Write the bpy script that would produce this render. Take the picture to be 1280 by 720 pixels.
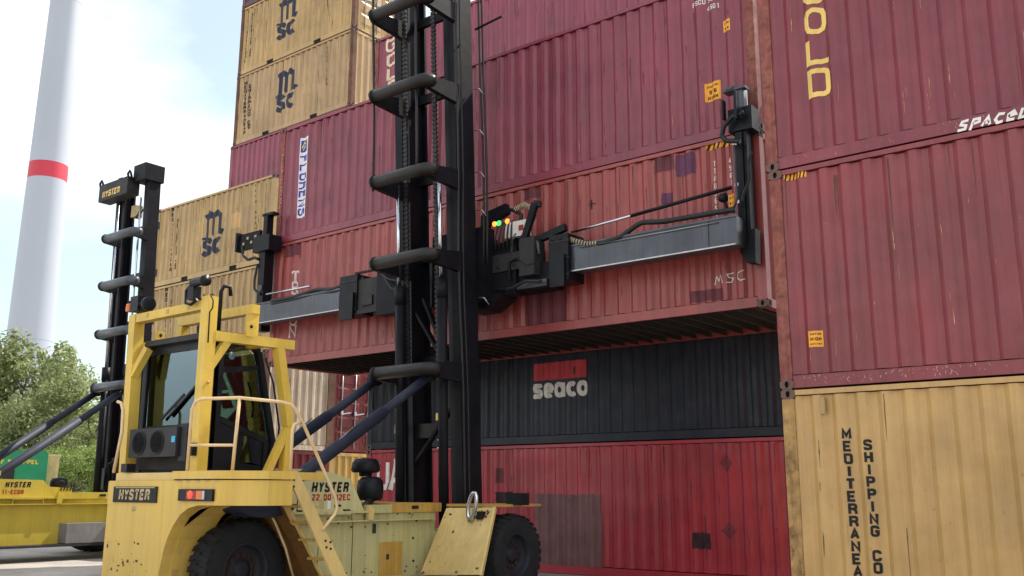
import bpy, bmesh, math, random
from mathutils import Vector, Matrix, noise
random.seed(7)
rad = math.radians
S = bpy.context.scene
for o in list(bpy.data.objects): bpy.data.objects.remove(o)
C = S.collection

# ------------------------------------------------------------ camera
CAMZ = 1.642
YAW, PITCH, ROLL, FPX = rad(38.31), rad(11.964), rad(.175), 1193.5
cam = bpy.data.objects.new('camera', bpy.data.cameras.new('camera')); C.objects.link(cam)
cf = Vector((-math.sin(YAW)*math.cos(PITCH), math.cos(YAW)*math.cos(PITCH), math.sin(PITCH)))
cr0 = Vector((math.cos(YAW), math.sin(YAW), 0)); cu0 = cr0.cross(cf)
cr = cr0*math.cos(ROLL)+cu0*math.sin(ROLL); cu = -cr0*math.sin(ROLL)+cu0*math.cos(ROLL)
cam.matrix_world = Matrix(((cr.x,cu.x,-cf.x,0),(cr.y,cu.y,-cf.y,0),(cr.z,cu.z,-cf.z,CAMZ),(0,0,0,1)))
cam.data.sensor_width = 36; cam.data.lens = FPX/1280*36
cam.data.clip_start = .1; cam.data.clip_end = 3000
S.camera = cam
def at(px, py, Y):                      # the place on the vertical plane y=Y seen at a pixel of the 1280 px photograph
    d = cf+cr*((px-640)/FPX)+cu*((360-py)/FPX); t = Y/d.y
    return d.x*t, CAMZ+d.z*t

# ------------------------------------------------------------ sun and sky
SUN_EL = rad(50); SUN_AZ = math.atan2(.20, .98)       # from +Y towards +X
sd = Vector((math.sin(SUN_AZ)*math.cos(SUN_EL), math.cos(SUN_AZ)*math.cos(SUN_EL), math.sin(SUN_EL)))
sun = bpy.data.objects.new('sun', bpy.data.lights.new('sun', 'SUN')); C.objects.link(sun)
sun.data.energy = 4.8; sun.data.angle = rad(.5); sun.data.color = (1, .94, .84)
sun.rotation_euler = sd.to_track_quat('Z', 'Y').to_euler(); sun.location = (0, 0, 60)
W = bpy.data.worlds.new('World'); S.world = W; W.use_nodes = True
nt = W.node_tree; nt.nodes.clear()
def N(nt, t, **k):
    n = nt.nodes.new(t)
    for a, b in k.items():
        if a in n.inputs: n.inputs[a].default_value = b
        else: setattr(n, a, b)
    return n
out = N(nt, 'ShaderNodeOutputWorld'); bg = N(nt, 'ShaderNodeBackground', Strength=.13)
sky = N(nt, 'ShaderNodeTexSky', sky_type='NISHITA', sun_disc=False, sun_elevation=SUN_EL, sun_rotation=SUN_AZ, air_density=1.0, dust_density=1.6, ozone_density=.6)
tc = N(nt, 'ShaderNodeTexCoord'); mp = N(nt, 'ShaderNodeMapping'); mp.inputs['Scale'].default_value = (1.3, 1.3, 2.6); mp.inputs['Location'].default_value = (3.0, 1.0, 2.0)
nz = N(nt, 'ShaderNodeTexNoise', Scale=1.0, Detail=7.0, Roughness=.5)
rp = N(nt, 'ShaderNodeValToRGB'); rp.color_ramp.elements[0].position = .43; rp.color_ramp.elements[1].position = .64; rp.color_ramp.elements[0].color = (.22,.22,.22,1)
mx = N(nt, 'ShaderNodeMix', data_type='RGBA'); mx.inputs[7].default_value = (11.5, 11.5, 11.4, 1)
L = nt.links.new
L(tc.outputs['Generated'], mp.inputs[0]); L(mp.outputs[0], nz.inputs['Vector']); L(nz.outputs[0], rp.inputs[0])
mul = N(nt, 'ShaderNodeMath', operation='MULTIPLY'); mul.inputs[1].default_value = .92
tint = N(nt, 'ShaderNodeMix', data_type='RGBA', blend_type='MULTIPLY'); tint.inputs[0].default_value = 1; tint.inputs[7].default_value = (1.0,1.14,1.04,1); L(sky.outputs[0], tint.inputs[6]); L(rp.outputs[0], mul.inputs[0]); L(mul.outputs[0], mx.inputs[0]); L(tint.outputs[2], mx.inputs[6]); L(mx.outputs[2], bg.inputs[0]); L(bg.outputs[0], out.inputs[0])
S.render.engine = 'CYCLES'
vs = S.view_settings; vs.view_transform = 'Standard'; vs.look = 'None'; vs.exposure = .50; vs.gamma = 1; vs.use_curve_mapping = False
S.cycles.max_bounces = 6; S.cycles.transparent_max_bounces = 8
S.render.resolution_x, S.render.resolution_y = 1024, 576

# ------------------------------------------------------------ materials
def mat(name, color, rough=.6, metal=0., var=.12, vscale=1.5, streak=.0, rust=.0, rustcol=(.10,.035,.015), dust=.0, bump=.15, bscale=6., seed=0, emit=None, spec=.4, dustcol=(.35,.30,.25)):
    m = bpy.data.materials.new(name); m.use_nodes = True; t = m.node_tree; b = t.nodes['Principled BSDF']; l = t.links.new
    b.inputs['Roughness'].default_value = rough; b.inputs['Metallic'].default_value = metal
    b.inputs['Specular IOR Level'].default_value = spec
    if emit:
        b.inputs['Base Color'].default_value = (*color, 1); b.inputs['Emission Color'].default_value = (*emit[:3], 1); b.inputs['Emission Strength'].default_value = emit[3]
        return m
    co = N(t, 'ShaderNodeTexCoord')
    def mapped(sc, off=0):
        q = N(t, 'ShaderNodeMapping'); q.inputs['Scale'].default_value = sc; q.inputs['Location'].default_value = (seed*3.7+off, seed*1.3, seed*5.1)
        l(co.outputs['Object'], q.inputs[0]); return q.outputs[0]
    def nzo(sc, scale, det=5., ro=.6, off=0):
        q = N(t, 'ShaderNodeTexNoise', Scale=scale, Detail=det, Roughness=ro); l(mapped(sc, off), q.inputs['Vector']); return q.outputs[0]
    def ramp(x, a, c):
        q = N(t, 'ShaderNodeMapRange'); q.inputs[1].default_value = a; q.inputs[2].default_value = c; l(x, q.inputs[0]); return q.outputs[0]
    def mixc(f, a, c, mode='MIX', k=1.):
        q = N(t, 'ShaderNodeMix', data_type='RGBA', blend_type=mode)
        if k != 1.:
            z = N(t, 'ShaderNodeMath', operation='MULTIPLY'); z.inputs[1].default_value = k; l(f, z.inputs[0]); f = z.outputs[0]
        l(f, q.inputs[0])
        for i, v in ((6, a), (7, c)):
            if isinstance(v, tuple): q.inputs[i].default_value = (*v, 1)
            else: l(v, q.inputs[i])
        return q.outputs[2]
    dk = tuple(c*(1-var*1.6) for c in color); lt = tuple(min(1, c*(1+var)) for c in color)
    base = mixc(ramp(nzo((1,1,1), vscale), .3, .7), dk, lt)
    if streak:
        base = mixc(ramp(nzo((7,7,.35), 1.6, 6., .65, 9), .45, .75), base, tuple(c*.45 for c in color), k=streak)
        base = mixc(ramp(nzo((9,9,.25), 1.9, 5., .6, 23), .5, .8), base, tuple(min(1, c*1.35+.006) for c in color), k=streak*.8)
    if dust: base = mixc(ramp(nzo((1,1,1), 3.1, 8., .7, 4), .45, .75), base, dustcol, k=dust)
    if rust:
        f = N(t, 'ShaderNodeMath', operation='MULTIPLY'); l(ramp(nzo((1.6,1.6,.8), 9., 10., .8, 41), .63-.07*rust, .69-.05*rust), f.inputs[0]); l(ramp(nzo((1,1,.5), 1.3, 4., .6, 77), .45, .68), f.inputs[1])
        base = mixc(f.outputs[0], base, rustcol, k=.85)
        f2 = nzo((14,14,1.), 3.2, 9., .8, 13); base = mixc(ramp(f2, .715-.05*rust, .77-.05*rust), base, (rustcol[0]*1.5, rustcol[1]*1.6, rustcol[2]*1.6), k=.8)
    l(base, b.inputs['Base Color'])
    rr = N(t, 'ShaderNodeMapRange'); rr.inputs[3].default_value = max(.05, rough-.12); rr.inputs[4].default_value = min(1, rough+.15); l(nzo((1,1,1), 4., 4., .6, 60), rr.inputs[0]); l(rr.outputs[0], b.inputs['Roughness'])
    if bump:
        bp = N(t, 'ShaderNodeBump', Strength=bump, Distance=.02); l(nzo((1,1,1), bscale, 4., .5, 31), bp.inputs['Height']); l(bp.outputs[0], b.inputs['Normal'])
    return m
SPC, RGH = .55, .38
def paint(name, color, seed, rust=.5, streak=.5, dust=.05, spc=None): return mat(name, color, RGH, 0, .16, .8, streak, rust, seed=seed, dust=dust, bump=.5, bscale=2.4, spec=SPC if spc is None else spc)
M = {}
M['maroon'] = paint('maroon_paint', (.195,.022,.038), 1, .5, .45)
M['maroon2'] = paint('maroon_paint_faded', (.215,.028,.052), 2, .5, .5)
M['maroon3'] = paint('maroon_paint_dull', (.22,.028,.036), 3, .45, .5)
M['gold_maroon'] = paint('maroon_paint_pinkish', (.24,.034,.066), 4, .4, .4)
M['maroon_deep'] = paint('maroon_paint_deep', (.195,.030,.052), 15, .75, .5)
M['triton'] = paint('brick_red_paint', (.31,.050,.045), 5, .9, .55)
M['red'] = paint('crimson_paint', (.37,.020,.036), 6, .7, .35)
M['navy'] = paint('slate_navy_paint', (.020,.024,.038), 7, .5, .5, spc=.22)
M['beige'] = paint('beige_paint', (.54,.32,.11), 8, .5, .30)
M['beige2'] = paint('beige_paint_grimy', (.44,.28,.10), 9, .9, .55)
M['beige3'] = paint('beige_paint_rusty', (.42,.27,.12), 10, 1.1, .7)
M['greyw'] = paint('grey_white_paint_worn', (.54,.44,.33), 11, 1.5, 1.0, spc=.3)
M['darkred'] = paint('dark_red_paint', (.13,.012,.016), 12, .9, .6, spc=.25)
M['yellow_c'] = paint('mustard_paint', (.45,.28,.06), 13, .7, .5)
M['darkmar'] = paint('dark_maroon_paint', (.09,.02,.03), 14, .7, .5)
M['rustpost'] = mat('rusty_red_post_paint', (.24,.068,.055), .75, 0, .35, 7, .8, 1.7, (.07,.03,.022), dust=.35, dustcol=(.36,.16,.09), seed=20, bump=.3)
M['rustpost_b'] = mat('rusty_beige_post_paint', (.46,.27,.10), .75, 0, .35, 6, .9, 2.0, seed=21, bump=.3)
M['rustbrown'] = mat('brown_rust', (.13,.06,.035), .8, 0, .3, 4, .5, 1., seed=22, bump=.4)
M['casting'] = mat('weathered_casting_steel', (.15,.085,.07), .75, .2, .25, 6, 0, 1., seed=23, bump=.3)
M['hole'] = mat('dark_hollow', (.012,.01,.01), .9, 0, .1, bump=0)
M['under'] = mat('underframe_grime', (.035,.028,.026), .85, 0, .3, 3, 0, .6, seed=24)
M['ply'] = mat('floor_plywood', (.07,.04,.02), .8, 0, .3, 2, seed=25)
M['patch_d'] = mat('dark_repair_paint', (.13,.025,.035), .6, 0, .15, 4, .4, .3, seed=26)
M['patch_f'] = mat('faint_old_placard_mark', (.22,.028,.04), .6, 0, .4, 14, .6, .3, seed=26)
M['patch_p'] = mat('purple_primer_paint', (.13,.035,.085), .6, 0, .15, 4, .3, .2, seed=27)
M['patch_g'] = mat('grey_pink_repair_paint', (.19,.085,.085), .6, 0, .15, 3, .9, .9, seed=28, rustcol=(.06,.02,.015))
M['patch_b'] = mat('sooty_mark', (.045,.012,.016), .7, 0, .5, 9, .6, 0, seed=29)
M['seacored'] = mat('faded_red_print', (.55,.05,.065), .6, 0, .1, 4, .4, .2, seed=30)
M['ltr_white'] = mat('white_lettering', (.76,.72,.68), .6, 0, .1, 5, .4, .6, seed=31, bump=0)
M['ltr_pink'] = mat('weathered_white_lettering', (.68,.54,.50), .6, 0, .2, 7, .4, .6, seed=32, rustcol=(.2,.05,.04), bump=0)
M['ltr_yellow'] = mat('pale_yellow_lettering', (.78,.55,.16), .6, 0, .1, 5, .2, .35, seed=33, bump=0)
M['ltr_pale'] = mat('pale_cream_lettering', (.72,.60,.42), .6, 0, .1, 5, .4, .4, seed=36, bump=0)
M['ltr_navy'] = mat('navy_lettering', (.018,.022,.045), .6, 0, .1, 5, .3, .2, seed=34, bump=0)
M['ltr_black'] = mat('black_lettering', (.011,.010,.011), .7, 0, .2, 5, .3, .2, seed=35, bump=0)
M['ltr_blue'] = mat('blue_lettering', (.03,.05,.30), .6, 0, .1, bump=0)
M['ltr_red'] = mat('red_lettering', (.40,.03,.02), .6, 0, .1, bump=0)
M['ltr_grey'] = mat('warm_grey_lettering', (.42,.33,.16), .6, 0, .1, 8, bump=0)
M['sticker'] = mat('orange_sticker', (.85,.36,.02), .5, 0, .1, 9, dust=.2, bump=0)
M['white_vinyl'] = mat('white_vinyl', (.72,.68,.74), .5, 0, .05, 4, dust=.1, bump=0)
M['logo_yel'] = mat('logo_yellow', (.7,.5,.05), .5, bump=0)
# machines
M['yel_frame'] = mat('chrome_yellow_paint', (.64,.43,.065), .45, 0, .12, 2, .25, .35, seed=40, dust=.12, bump=.08)
M['yel_rear'] = mat('amber_yellow_paint', (.62,.41,.085), .5, 0, .08, .8, .3, .25, seed=41, dust=.10, bump=.06)
M['yel_tank'] = mat('faded_lime_yellow_paint', (.50,.45,.20), .55, 0, .12, 1.2, .5, .45, seed=42, dust=.2, bump=.06)
M['yel_hood'] = mat('pale_faded_yellow_paint', (.52,.47,.23), .5, 0, .08, 1.2, .3, .3, seed=43, dust=.12, bump=.05)
M['cream'] = mat('cream_yellow_paint', (.66,.47,.17), .5, 0, .10, 1.5, .3, .5, seed=44, dust=.12, bump=.05)
M['rail'] = mat('handrail_cream_paint', (.70,.50,.27), .45, 0, .1, 4, 0, .4, seed=45, bump=.05)
M['ochre'] = mat('ochre_paint', (.50,.29,.05), .55, 0, .12, 2, .5, .5, seed=46, dust=.25, bump=.06)
M['far_yel'] = mat('clean_yellow_paint', (.56,.42,.055), .4, 0, .08, 1.2, .3, .12, seed=47, dust=.12, bump=.04)
M['brownp'] = mat('rusty_brown_mudguard_paint', (.16,.07,.015), .7, 0, .25, 1.5, .6, .8, seed=48, rustcol=(.05,.02,.01))
M['black'] = mat('black_mast_paint', (.008,.008,.012), .5, 0, .3, 2, .3, .3, seed=50, spec=.16, dust=.12, dustcol=(.035,.028,.025), bump=.15, rustcol=(.05,.03,.02))
M['black2'] = mat('satin_black_paint', (.007,.008,.012), .42, 0, .2, 3, spec=.2, dust=.06, dustcol=(.05,.045,.04), seed=51, bump=.08)
M['tube'] = mat('dusty_black_tube_paint', (.017,.015,.015), .45, 0, .25, 2, 0, .4, seed=52, spec=.3, dust=.3, dustcol=(.038,.028,.022), rustcol=(.07,.04,.025), bump=.1)
M['navyp'] = mat('dark_blue_cylinder_paint', (.012,.018,.038), .6, 0, .2, 3, seed=53, dust=.2, dustcol=(.06,.055,.06), bump=.05)
M['steel'] = mat('grey_painted_steel', (.075,.082,.10), .33, .3, .2, 1.5, .5, .2, seed=54, dust=.3, dustcol=(.05,.05,.055), bump=.06)
M['steel_edge'] = mat('worn_bright_steel', (.38,.37,.38), .3, .8, .15, 6, seed=55, bump=.05)
M['chrome'] = mat('chromed_rod', (.6,.6,.66), .2, 1., .03, 3, bump=0)
M['rubber'] = mat('tyre_rubber', (.011,.011,.013), .85, 0, .3, 4, dust=.3, dustcol=(.028,.026,.03), seed=56, bump=.3, bscale=20)
M['rim'] = mat('dark_rim_paint', (.020,.020,.028), .6, 0, .2, 5, 0, .6, seed=57, spec=.25, dust=.4, dustcol=(.032,.028,.032))
M['rimrust'] = mat('rusty_wheel_nuts', (.045,.018,.016), .8, .1, .3, 12, 0, .5, seed=58)
M['hose'] = mat('hose_rubber', (.012,.012,.014), .5, 0, .2, 9, bump=0)
M['spiral'] = mat('cream_hose_guard', (.45,.38,.25), .6, bump=0)
M['dkgrey'] = mat('charcoal_plastic', (.028,.026,.028), .6, 0, .2, 4, seed=59, spec=.3, dust=.25, dustcol=(.045,.04,.038))
M['cabin'] = mat('cab_interior', (.02,.02,.022), .7, bump=0)
M['toolgrey'] = mat('light_grey_toolbox_paint', (.20,.19,.19), .5, 0, .15, 3, .3, .3, seed=63, dust=.3, bump=.05)
M['whitebox'] = mat('white_control_box_paint', (.62,.58,.55), .4, 0, .1, 6, seed=60, dust=.3)
M['red_lamp'] = mat('red_lamp_on', (.8,.02,.01), emit=(1,.03,.015,3.0))
M['amber_lamp'] = mat('orange_lamp_on', (.9,.15,.02), emit=(1,.16,.02,3.2))
M['green_lamp'] = mat('green_lamp_on', (.05,.8,.1), emit=(.02,1,.1,2.2))
M['lens_red'] = mat('red_lens', (.25,.02,.01), .25, bump=0)
M['lens_clear'] = mat('clear_lens', (.5,.5,.52), .2, bump=0)
M['amber'] = mat('amber_beacon_lens', (.7,.18,.03), .3, bump=0)
M['cyan_dull'] = mat('faded_blue_sticker', (.12,.22,.26), .5, bump=0)
M['cyan'] = mat('cyan_sticker', (.03,.35,.6), .4, bump=0)
M['copper'] = mat('copper_coloured_pipe_band', (.5,.2,.08), .4, .6, .1, bump=0)
M['green_truck'] = mat('green_truck_paint', (.01,.24,.105), .35, 0, .08, 2, seed=61, dust=.1, bump=.03)
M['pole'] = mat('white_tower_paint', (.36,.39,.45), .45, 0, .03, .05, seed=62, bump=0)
M['band'] = mat('red_band_paint', (.48,.03,.055), .45, 0, .05, .2, bump=0)
M['bark'] = mat('bark', (.09,.07,.05), .9, 0, .3, 8, bump=.6)
def glass(name, tint, alpha, gl=(.8,.95,.92)):
    m = bpy.data.materials.new(name); m.use_nodes = True; t = m.node_tree; t.nodes.clear(); l = t.links.new
    o = N(t, 'ShaderNodeOutputMaterial'); g = N(t, 'ShaderNodeBsdfGlossy', Roughness=.03); g.inputs[0].default_value = (*gl, 1)
    tr = N(t, 'ShaderNodeBsdfTransparent'); tr.inputs[0].default_value = (*tint, 1)
    fr = N(t, 'ShaderNodeFresnel', IOR=1.6); a = N(t, 'ShaderNodeMath', operation='ADD'); a.inputs[1].default_value = alpha; x = N(t, 'ShaderNodeMixShader')
    n1 = N(t, 'ShaderNodeTexNoise', Scale=1.2, Detail=2.0); bp = N(t, 'ShaderNodeBump', Strength=.03, Distance=.05); l(n1.outputs[0], bp.inputs['Height']); l(bp.outputs[0], g.inputs['Normal'])
    l(fr.outputs[0], a.inputs[0]); l(a.outputs[0], x.inputs[0]); l(tr.outputs[0], x.inputs[1]); l(g.outputs[0], x.inputs[2]); l(x.outputs[0], o.inputs[0]); return m
M['glass'] = glass('cab_window_glass', (.55,.68,.64), .05)
M['glass_rear'] = glass('cab_rear_glass', (.40,.55,.58), .22, (.38,.50,.56))

def leafmat(name, c):
    m = bpy.data.materials.new(name); m.use_nodes = True; t = m.node_tree; b = t.nodes['Principled BSDF']; l = t.links.new; o = t.nodes['Material Output']
    g = N(t, 'ShaderNodeNewGeometry'); r = N(t, 'ShaderNodeValToRGB'); r.color_ramp.elements[0].color = (c[0]*.55, c[1]*.6, c[2]*.6, 1); r.color_ramp.elements[1].color = (c[0]*1.5, c[1]*1.35, c[2]*1.5, 1)
    l(g.outputs['Random Per Island'], r.inputs[0]); l(r.outputs[0], b.inputs['Base Color']); b.inputs['Roughness'].default_value = .5
    tl = N(t, 'ShaderNodeBsdfTranslucent'); l(r.outputs[0], tl.inputs[0]); ms = N(t, 'ShaderNodeMixShader'); ms.inputs[0].default_value = .45
    l(b.outputs[0], ms.inputs[1]); l(tl.outputs[0], ms.inputs[2]); l(ms.outputs[0], o.inputs[0]); return m
M['leaf'] = leafmat('willow_leaves', (.22,.27,.10)); M['leaf2'] = leafmat('bright_leaves', (.17,.25,.05))

# ------------------------------------------------------------ mesh helpers
class MB:
    def __init__(s): s.bm = bmesh.new(); s.mi = 0
    def _new(s, vs, fs):
        v = [s.bm.verts.new(p) for p in vs]
        for f in fs:
            try: q = s.bm.faces.new([v[i] for i in f]); q.material_index = s.mi
            except ValueError: pass
        return v
    def box(s, x0, x1, y0, y1, z0, z1):
        s._new([(x, y, z) for z in (z0, z1) for y in (y0, y1) for x in (x0, x1)], [(0,2,3,1),(4,5,7,6),(0,1,5,4),(2,6,7,3),(0,4,6,2),(1,3,7,5)]); return s
    def prism(s, pts, ax, a, b):         # pts 2D outline extruded along axis ax from a to b
        def P(u, v, w): return {0: (w, u, v), 1: (u, w, v), 2: (u, v, w)}[ax]
        n = len(pts)
        s._new([P(*q, a) for q in pts]+[P(*q, b) for q in pts], [tuple(range(n)), tuple(range(2*n-1, n-1, -1))]+[(i, i+n, (i+1) % n+n, (i+1) % n) for i in range(n)]); return s
    def bar(s, p, q, w, h=None, up=(0,0,1)):   # rectangular bar from p to q
        h = h or w; p = Vector(p); q = Vector(q); d = (q-p).normalized(); u = Vector(up)
        if abs(d.dot(u)) > .97: u = Vector((0,1,0))
        a = d.cross(u).normalized(); b = a.cross(d); vs = []
        for c in (p, q): vs += [c+a*(w/2*i)+b*(h/2*j) for i, j in ((-1,-1),(1,-1),(1,1),(-1,1))]
        s._new(vs, [(3,2,1,0),(4,5,6,7),(0,1,5,4),(1,2,6,5),(2,3,7,6),(3,0,4,7)]); return s
    def tube(s, pts, r, n=10, caps=True):
        pts = [Vector(p) for p in pts]; rings = []; a = None
        for i, p in enumerate(pts):
            d = (pts[min(i+1, len(pts)-1)]-pts[max(i-1, 0)]).normalized()
            if a is None: a = d.orthogonal().normalized()
            else: a = (a-d*a.dot(d)).normalized()
            b = d.cross(a); rr = r[i] if isinstance(r, (list, tuple)) else r
            rings.append([s.bm.verts.new(p+(a*math.cos(t*2*math.pi/n)+b*math.sin(t*2*math.pi/n))*rr) for t in range(n)])
        for A, B in zip(rings, rings[1:]):
            for t in range(n): f = s.bm.faces.new((A[t], A[(t+1) % n], B[(t+1) % n], B[t])); f.smooth = True; f.material_index = s.mi
        if caps:
            for R in (rings[0][::-1], rings[-1]): f = s.bm.faces.new(R); f.material_index = s.mi
        return s
    def lathe(s, prof, c, ax=0, n=40):   # prof: (offset along the axis, radius)
        rings = []
        for o, r in prof:
            ring = []
            for t in range(n):
                u, v = r*math.cos(2*math.pi*t/n), r*math.sin(2*math.pi*t/n)
                ring.append(s.bm.verts.new({0: (c[0]+o, c[1]+u, c[2]+v), 1: (c[0]+u, c[1]+o, c[2]+v), 2: (c[0]+u, c[1]+v, c[2]+o)}[ax]))
            rings.append(ring)
        for A, B in zip(rings, rings[1:]):
            for t in range(n): f = s.bm.faces.new((A[t], A[(t+1) % n], B[(t+1) % n], B[t])); f.smooth = True; f.material_index = s.mi
        return s
    def done(s, name, m, parent=None, bevel=0, off=None, smooth=False):
        bm = s.bm
        if bevel:
            ed = [e for e in bm.edges if len(e.link_faces) == 2 and e.calc_face_angle(0) > .5]
            bmesh.ops.bevel(bm, geom=ed, offset=bevel, segments=1, affect='EDGES')
        bmesh.ops.recalc_face_normals(bm, faces=bm.faces)
        if off: bmesh.ops.translate(bm, vec=off, verts=bm.verts)
        me = bpy.data.meshes.new(name); bm.to_mesh(me); bm.free()
        for x in (m if isinstance(m, (list, tuple)) else [m]): me.materials.append(M[x] if isinstance(x, str) else x)
        return put(name, me, parent)
def put(name, me, parent=None, loc=None):
    o = bpy.data.objects.new(name, me); C.objects.link(o)
    if parent: o.parent = parent
    if loc: o.location = loc
    return o
def tag(o, label=None, cat=None, group=None, kind=None):
    if label: o['label'] = label
    if cat: o['category'] = cat
    if group: o['group'] = group
    if kind: o['kind'] = kind
    return o
def thing(name, label, cat, loc, group=None):
    o = bpy.data.objects.new(name, None); C.objects.link(o); o.location = loc; o.empty_display_size = .3
    return tag(o, label, cat, group)
def arc(cx, cy, r, a0, a1, n=8): return [(cx+r*math.cos(a0+(a1-a0)*i/n), cy+r*math.sin(a0+(a1-a0)*i/n)) for i in range(n+1)]

# flat print: 2D meshes in (u, v), u to the right, v up
def strokes(bm, paths, w, closed=False):
    for k, pts in enumerate(paths):
        pts = [Vector(p) for p in pts]; n = len(pts); L_, R_ = [], []
        for i, p in enumerate(pts):
            if closed: a, b = pts[i-1], pts[(i+1) % n]
            else: a, b = pts[max(i-1, 0)], pts[min(i+1, n-1)]
            d1 = (p-a).normalized() if (p-a).length > 1e-6 else (b-p).normalized(); d2 = (b-p).normalized() if (b-p).length > 1e-6 else d1
            nn = Vector((-(d1.y+d2.y), d1.x+d2.x)); nn.normalize(); c = max(.5, nn.dot(Vector((-d1.y, d1.x)))); nn = nn*(w/2/c)
            L_.append(bm.verts.new((*(p+nn), 0))); R_.append(bm.verts.new((*(p-nn), 0)))
        for i in range(n if closed else n-1):
            j = (i+1) % n
            bm.faces.new((L_[i], R_[i], R_[j], L_[j]))
# heavy stencil-like stroke alphabet, cell 0..w wide and 0..1 high (pen centre lines)
_R = lambda x0,x1,y0,y1,k=.16: [(x0+k,y0),(x1-k,y0),(x1-k*.3,y0+k*.3),(x1,y0+k),(x1,y1-k),(x1-k*.3,y1-k*.3),(x1-k,y1),(x0+k,y1),(x0+k*.3,y1-k*.3),(x0,y1-k),(x0,y0+k),(x0+k*.3,y0+k*.3)]
def _alpha(c):
    W = .62; L_ = []
    o = _R(0,W,0,1)
    T = {'A':[[(0,0),(W*.5,1),(W,0)],[(W*.2,.32),(W*.8,.32)]], 'C':[[(W,.72),(W,.84),(W-.05,.95),(W-.16,1),(.16,1),(.05,.95),(0,.84),(0,.16),(.05,.05),(.16,0),(W-.16,0),(W-.05,.05),(W,.16),(W,.28)]],
     'D':[[(0,0),(W-.2,0),(W-.05,.06),(W,.22),(W,.78),(W-.05,.94),(W-.2,1),(0,1),(0,-.0)]], 'E':[[(W,1),(0,1),(0,0),(W,0)],[(0,.5),(W*.85,.5)]], 'F':[[(W,1),(0,1),(0,-.09)],[(0,.5),(W*.85,.5)]],
     'G':[[(W,.74),(W,.84),(W-.05,.95),(W-.16,1),(.16,1),(.05,.95),(0,.84),(0,.16),(.05,.05),(.16,0),(W-.16,0),(W-.05,.05),(W,.16),(W,.46),(W*.55,.46)]], 'H':[[(0,-.09),(0,1.09)],[(W,-.09),(W,1.09)],[(0,.5),(W,.5)]],
     'I':[[(W*.5,-.09),(W*.5,1.09)]], 'L':[[(0,1.09),(0,0),(W,0)]], 'M':[[(-.04,-.09),(-.04,1.0),(W*.5,.25),(W+.04,1.0),(W+.04,-.09)]], 'N':[[(0,-.09),(0,1.0),(W,0),(W,1.09)]],
     'P':[[(0,-.09),(0,1),(W-.16,1),(W-.04,.94),(W,.84),(W,.64),(W-.04,.54),(W-.16,.48),(0,.48)]], 'R':[[(0,-.09),(0,1),(W-.16,1),(W-.04,.94),(W,.84),(W,.66),(W-.04,.56),(W-.16,.5),(0,.5)],[(W-.2,.5),(W,.2),(W+.01,-.09)]],
     'S':[[(W,.76),(W,.86),(W-.05,.96),(W-.16,1),(.16,1),(.04,.95),(0,.85),(0,.68),(.06,.57),(.2,.53),(W-.2,.47),(W-.06,.43),(W,.32),(W,.15),(W-.04,.05),(W-.16,0),(.16,0),(.05,.04),(0,.14),(0,.24)]],
     'T':[[(-.06,1),(W+.06,1)],[(W*.5,1),(W*.5,-.09)]], 'U':[[(0,1.09),(0,.16),(.05,.05),(.16,0),(W-.16,0),(W-.05,.05),(W,.16),(W,1.09)]], 'Y':[[(0,1.05),(W*.5,.48),(W,1.05)],[(W*.5,.48),(W*.5,-.09)]],
     '-':[[(.1,.5),(W-.1,.5)]], '.':[[(.1,-.05),(.1,.08)]], "'":[[(.2,1.05),(.2,.8)]], '1':[[(.1,.8),(.35,1.0),(.35,-.09)]], '2':[[(0,.8),(.05,.95),(.16,1),(W-.16,1),(W,.88),(W,.68),(0,.12),(0,0),(W,0)]],
     '3':[[(0,1),(W,1),(W*.45,.58),(W-.12,.56),(W,.44),(W,.14),(W-.14,0),(.1,0),(0,.1)]], '4':[[(W*.72,-.09),(W*.72,1),(0,.3),(W,.3)]], '5':[[(W,1),(.04,1),(0,.55),(W-.16,.58),(W,.45),(W,.14),(W-.16,0),(.12,0),(0,.1)]],
     '6':[[(W,.9),(W-.14,1),(.16,1),(0,.84),(0,.16),(.16,0),(W-.16,0),(W,.14),(W,.42),(W-.14,.55),(.0,.5)]], '7':[[(0,1),(W,1),(.2,-.09)]], '8':[_R(0,W,0,1)+[_R(0,W,0,1)[0]],[(0,.52),(W,.52)]], '9':[[(0,.1),(.14,0),(W-.16,0),(W,.16),(W,.84),(W-.16,1),(.16,1),(0,.86),(0,.6),(.14,.47),(W,.5)]],
     'O':[o+[o[0],o[1]]], '0':[o+[o[0],o[1]]], 'a':None}
    return T.get(c), W
def _lower(c):
    W = .5; h = .68; o = [(W/2+W/2*math.cos(t*math.pi/8), h/2+h/2*math.sin(t*math.pi/8)) for t in range(17)]
    if c == 'o': return [o], W
    if c == 'c': return [[(W/2+W/2*math.cos(t), h/2+h/2*math.sin(t)) for t in [.8+i*(4.7/12) for i in range(13)]]], W*.9
    if c == 'a': return [o, [(W+.05,h+.1),(W+.05,-.1)]], W+.1
    if c == 'e': return [[(0,h*.5),(W+.03,h*.5)], [(W/2+W/2*math.cos(t), h/2+h/2*math.sin(t)) for t in [-.05+i*(5.5/13) for i in range(14)]]], W
    if c == 's': return [[(W*.92,h*.8),(W*.8,h*.97),(W*.2,h*.97),(0,h*.78),(.08,h*.58),(W*.85,h*.42),(W*.95,h*.2),(W*.78,0),(W*.15,0),(0,h*.18)]], W
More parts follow.
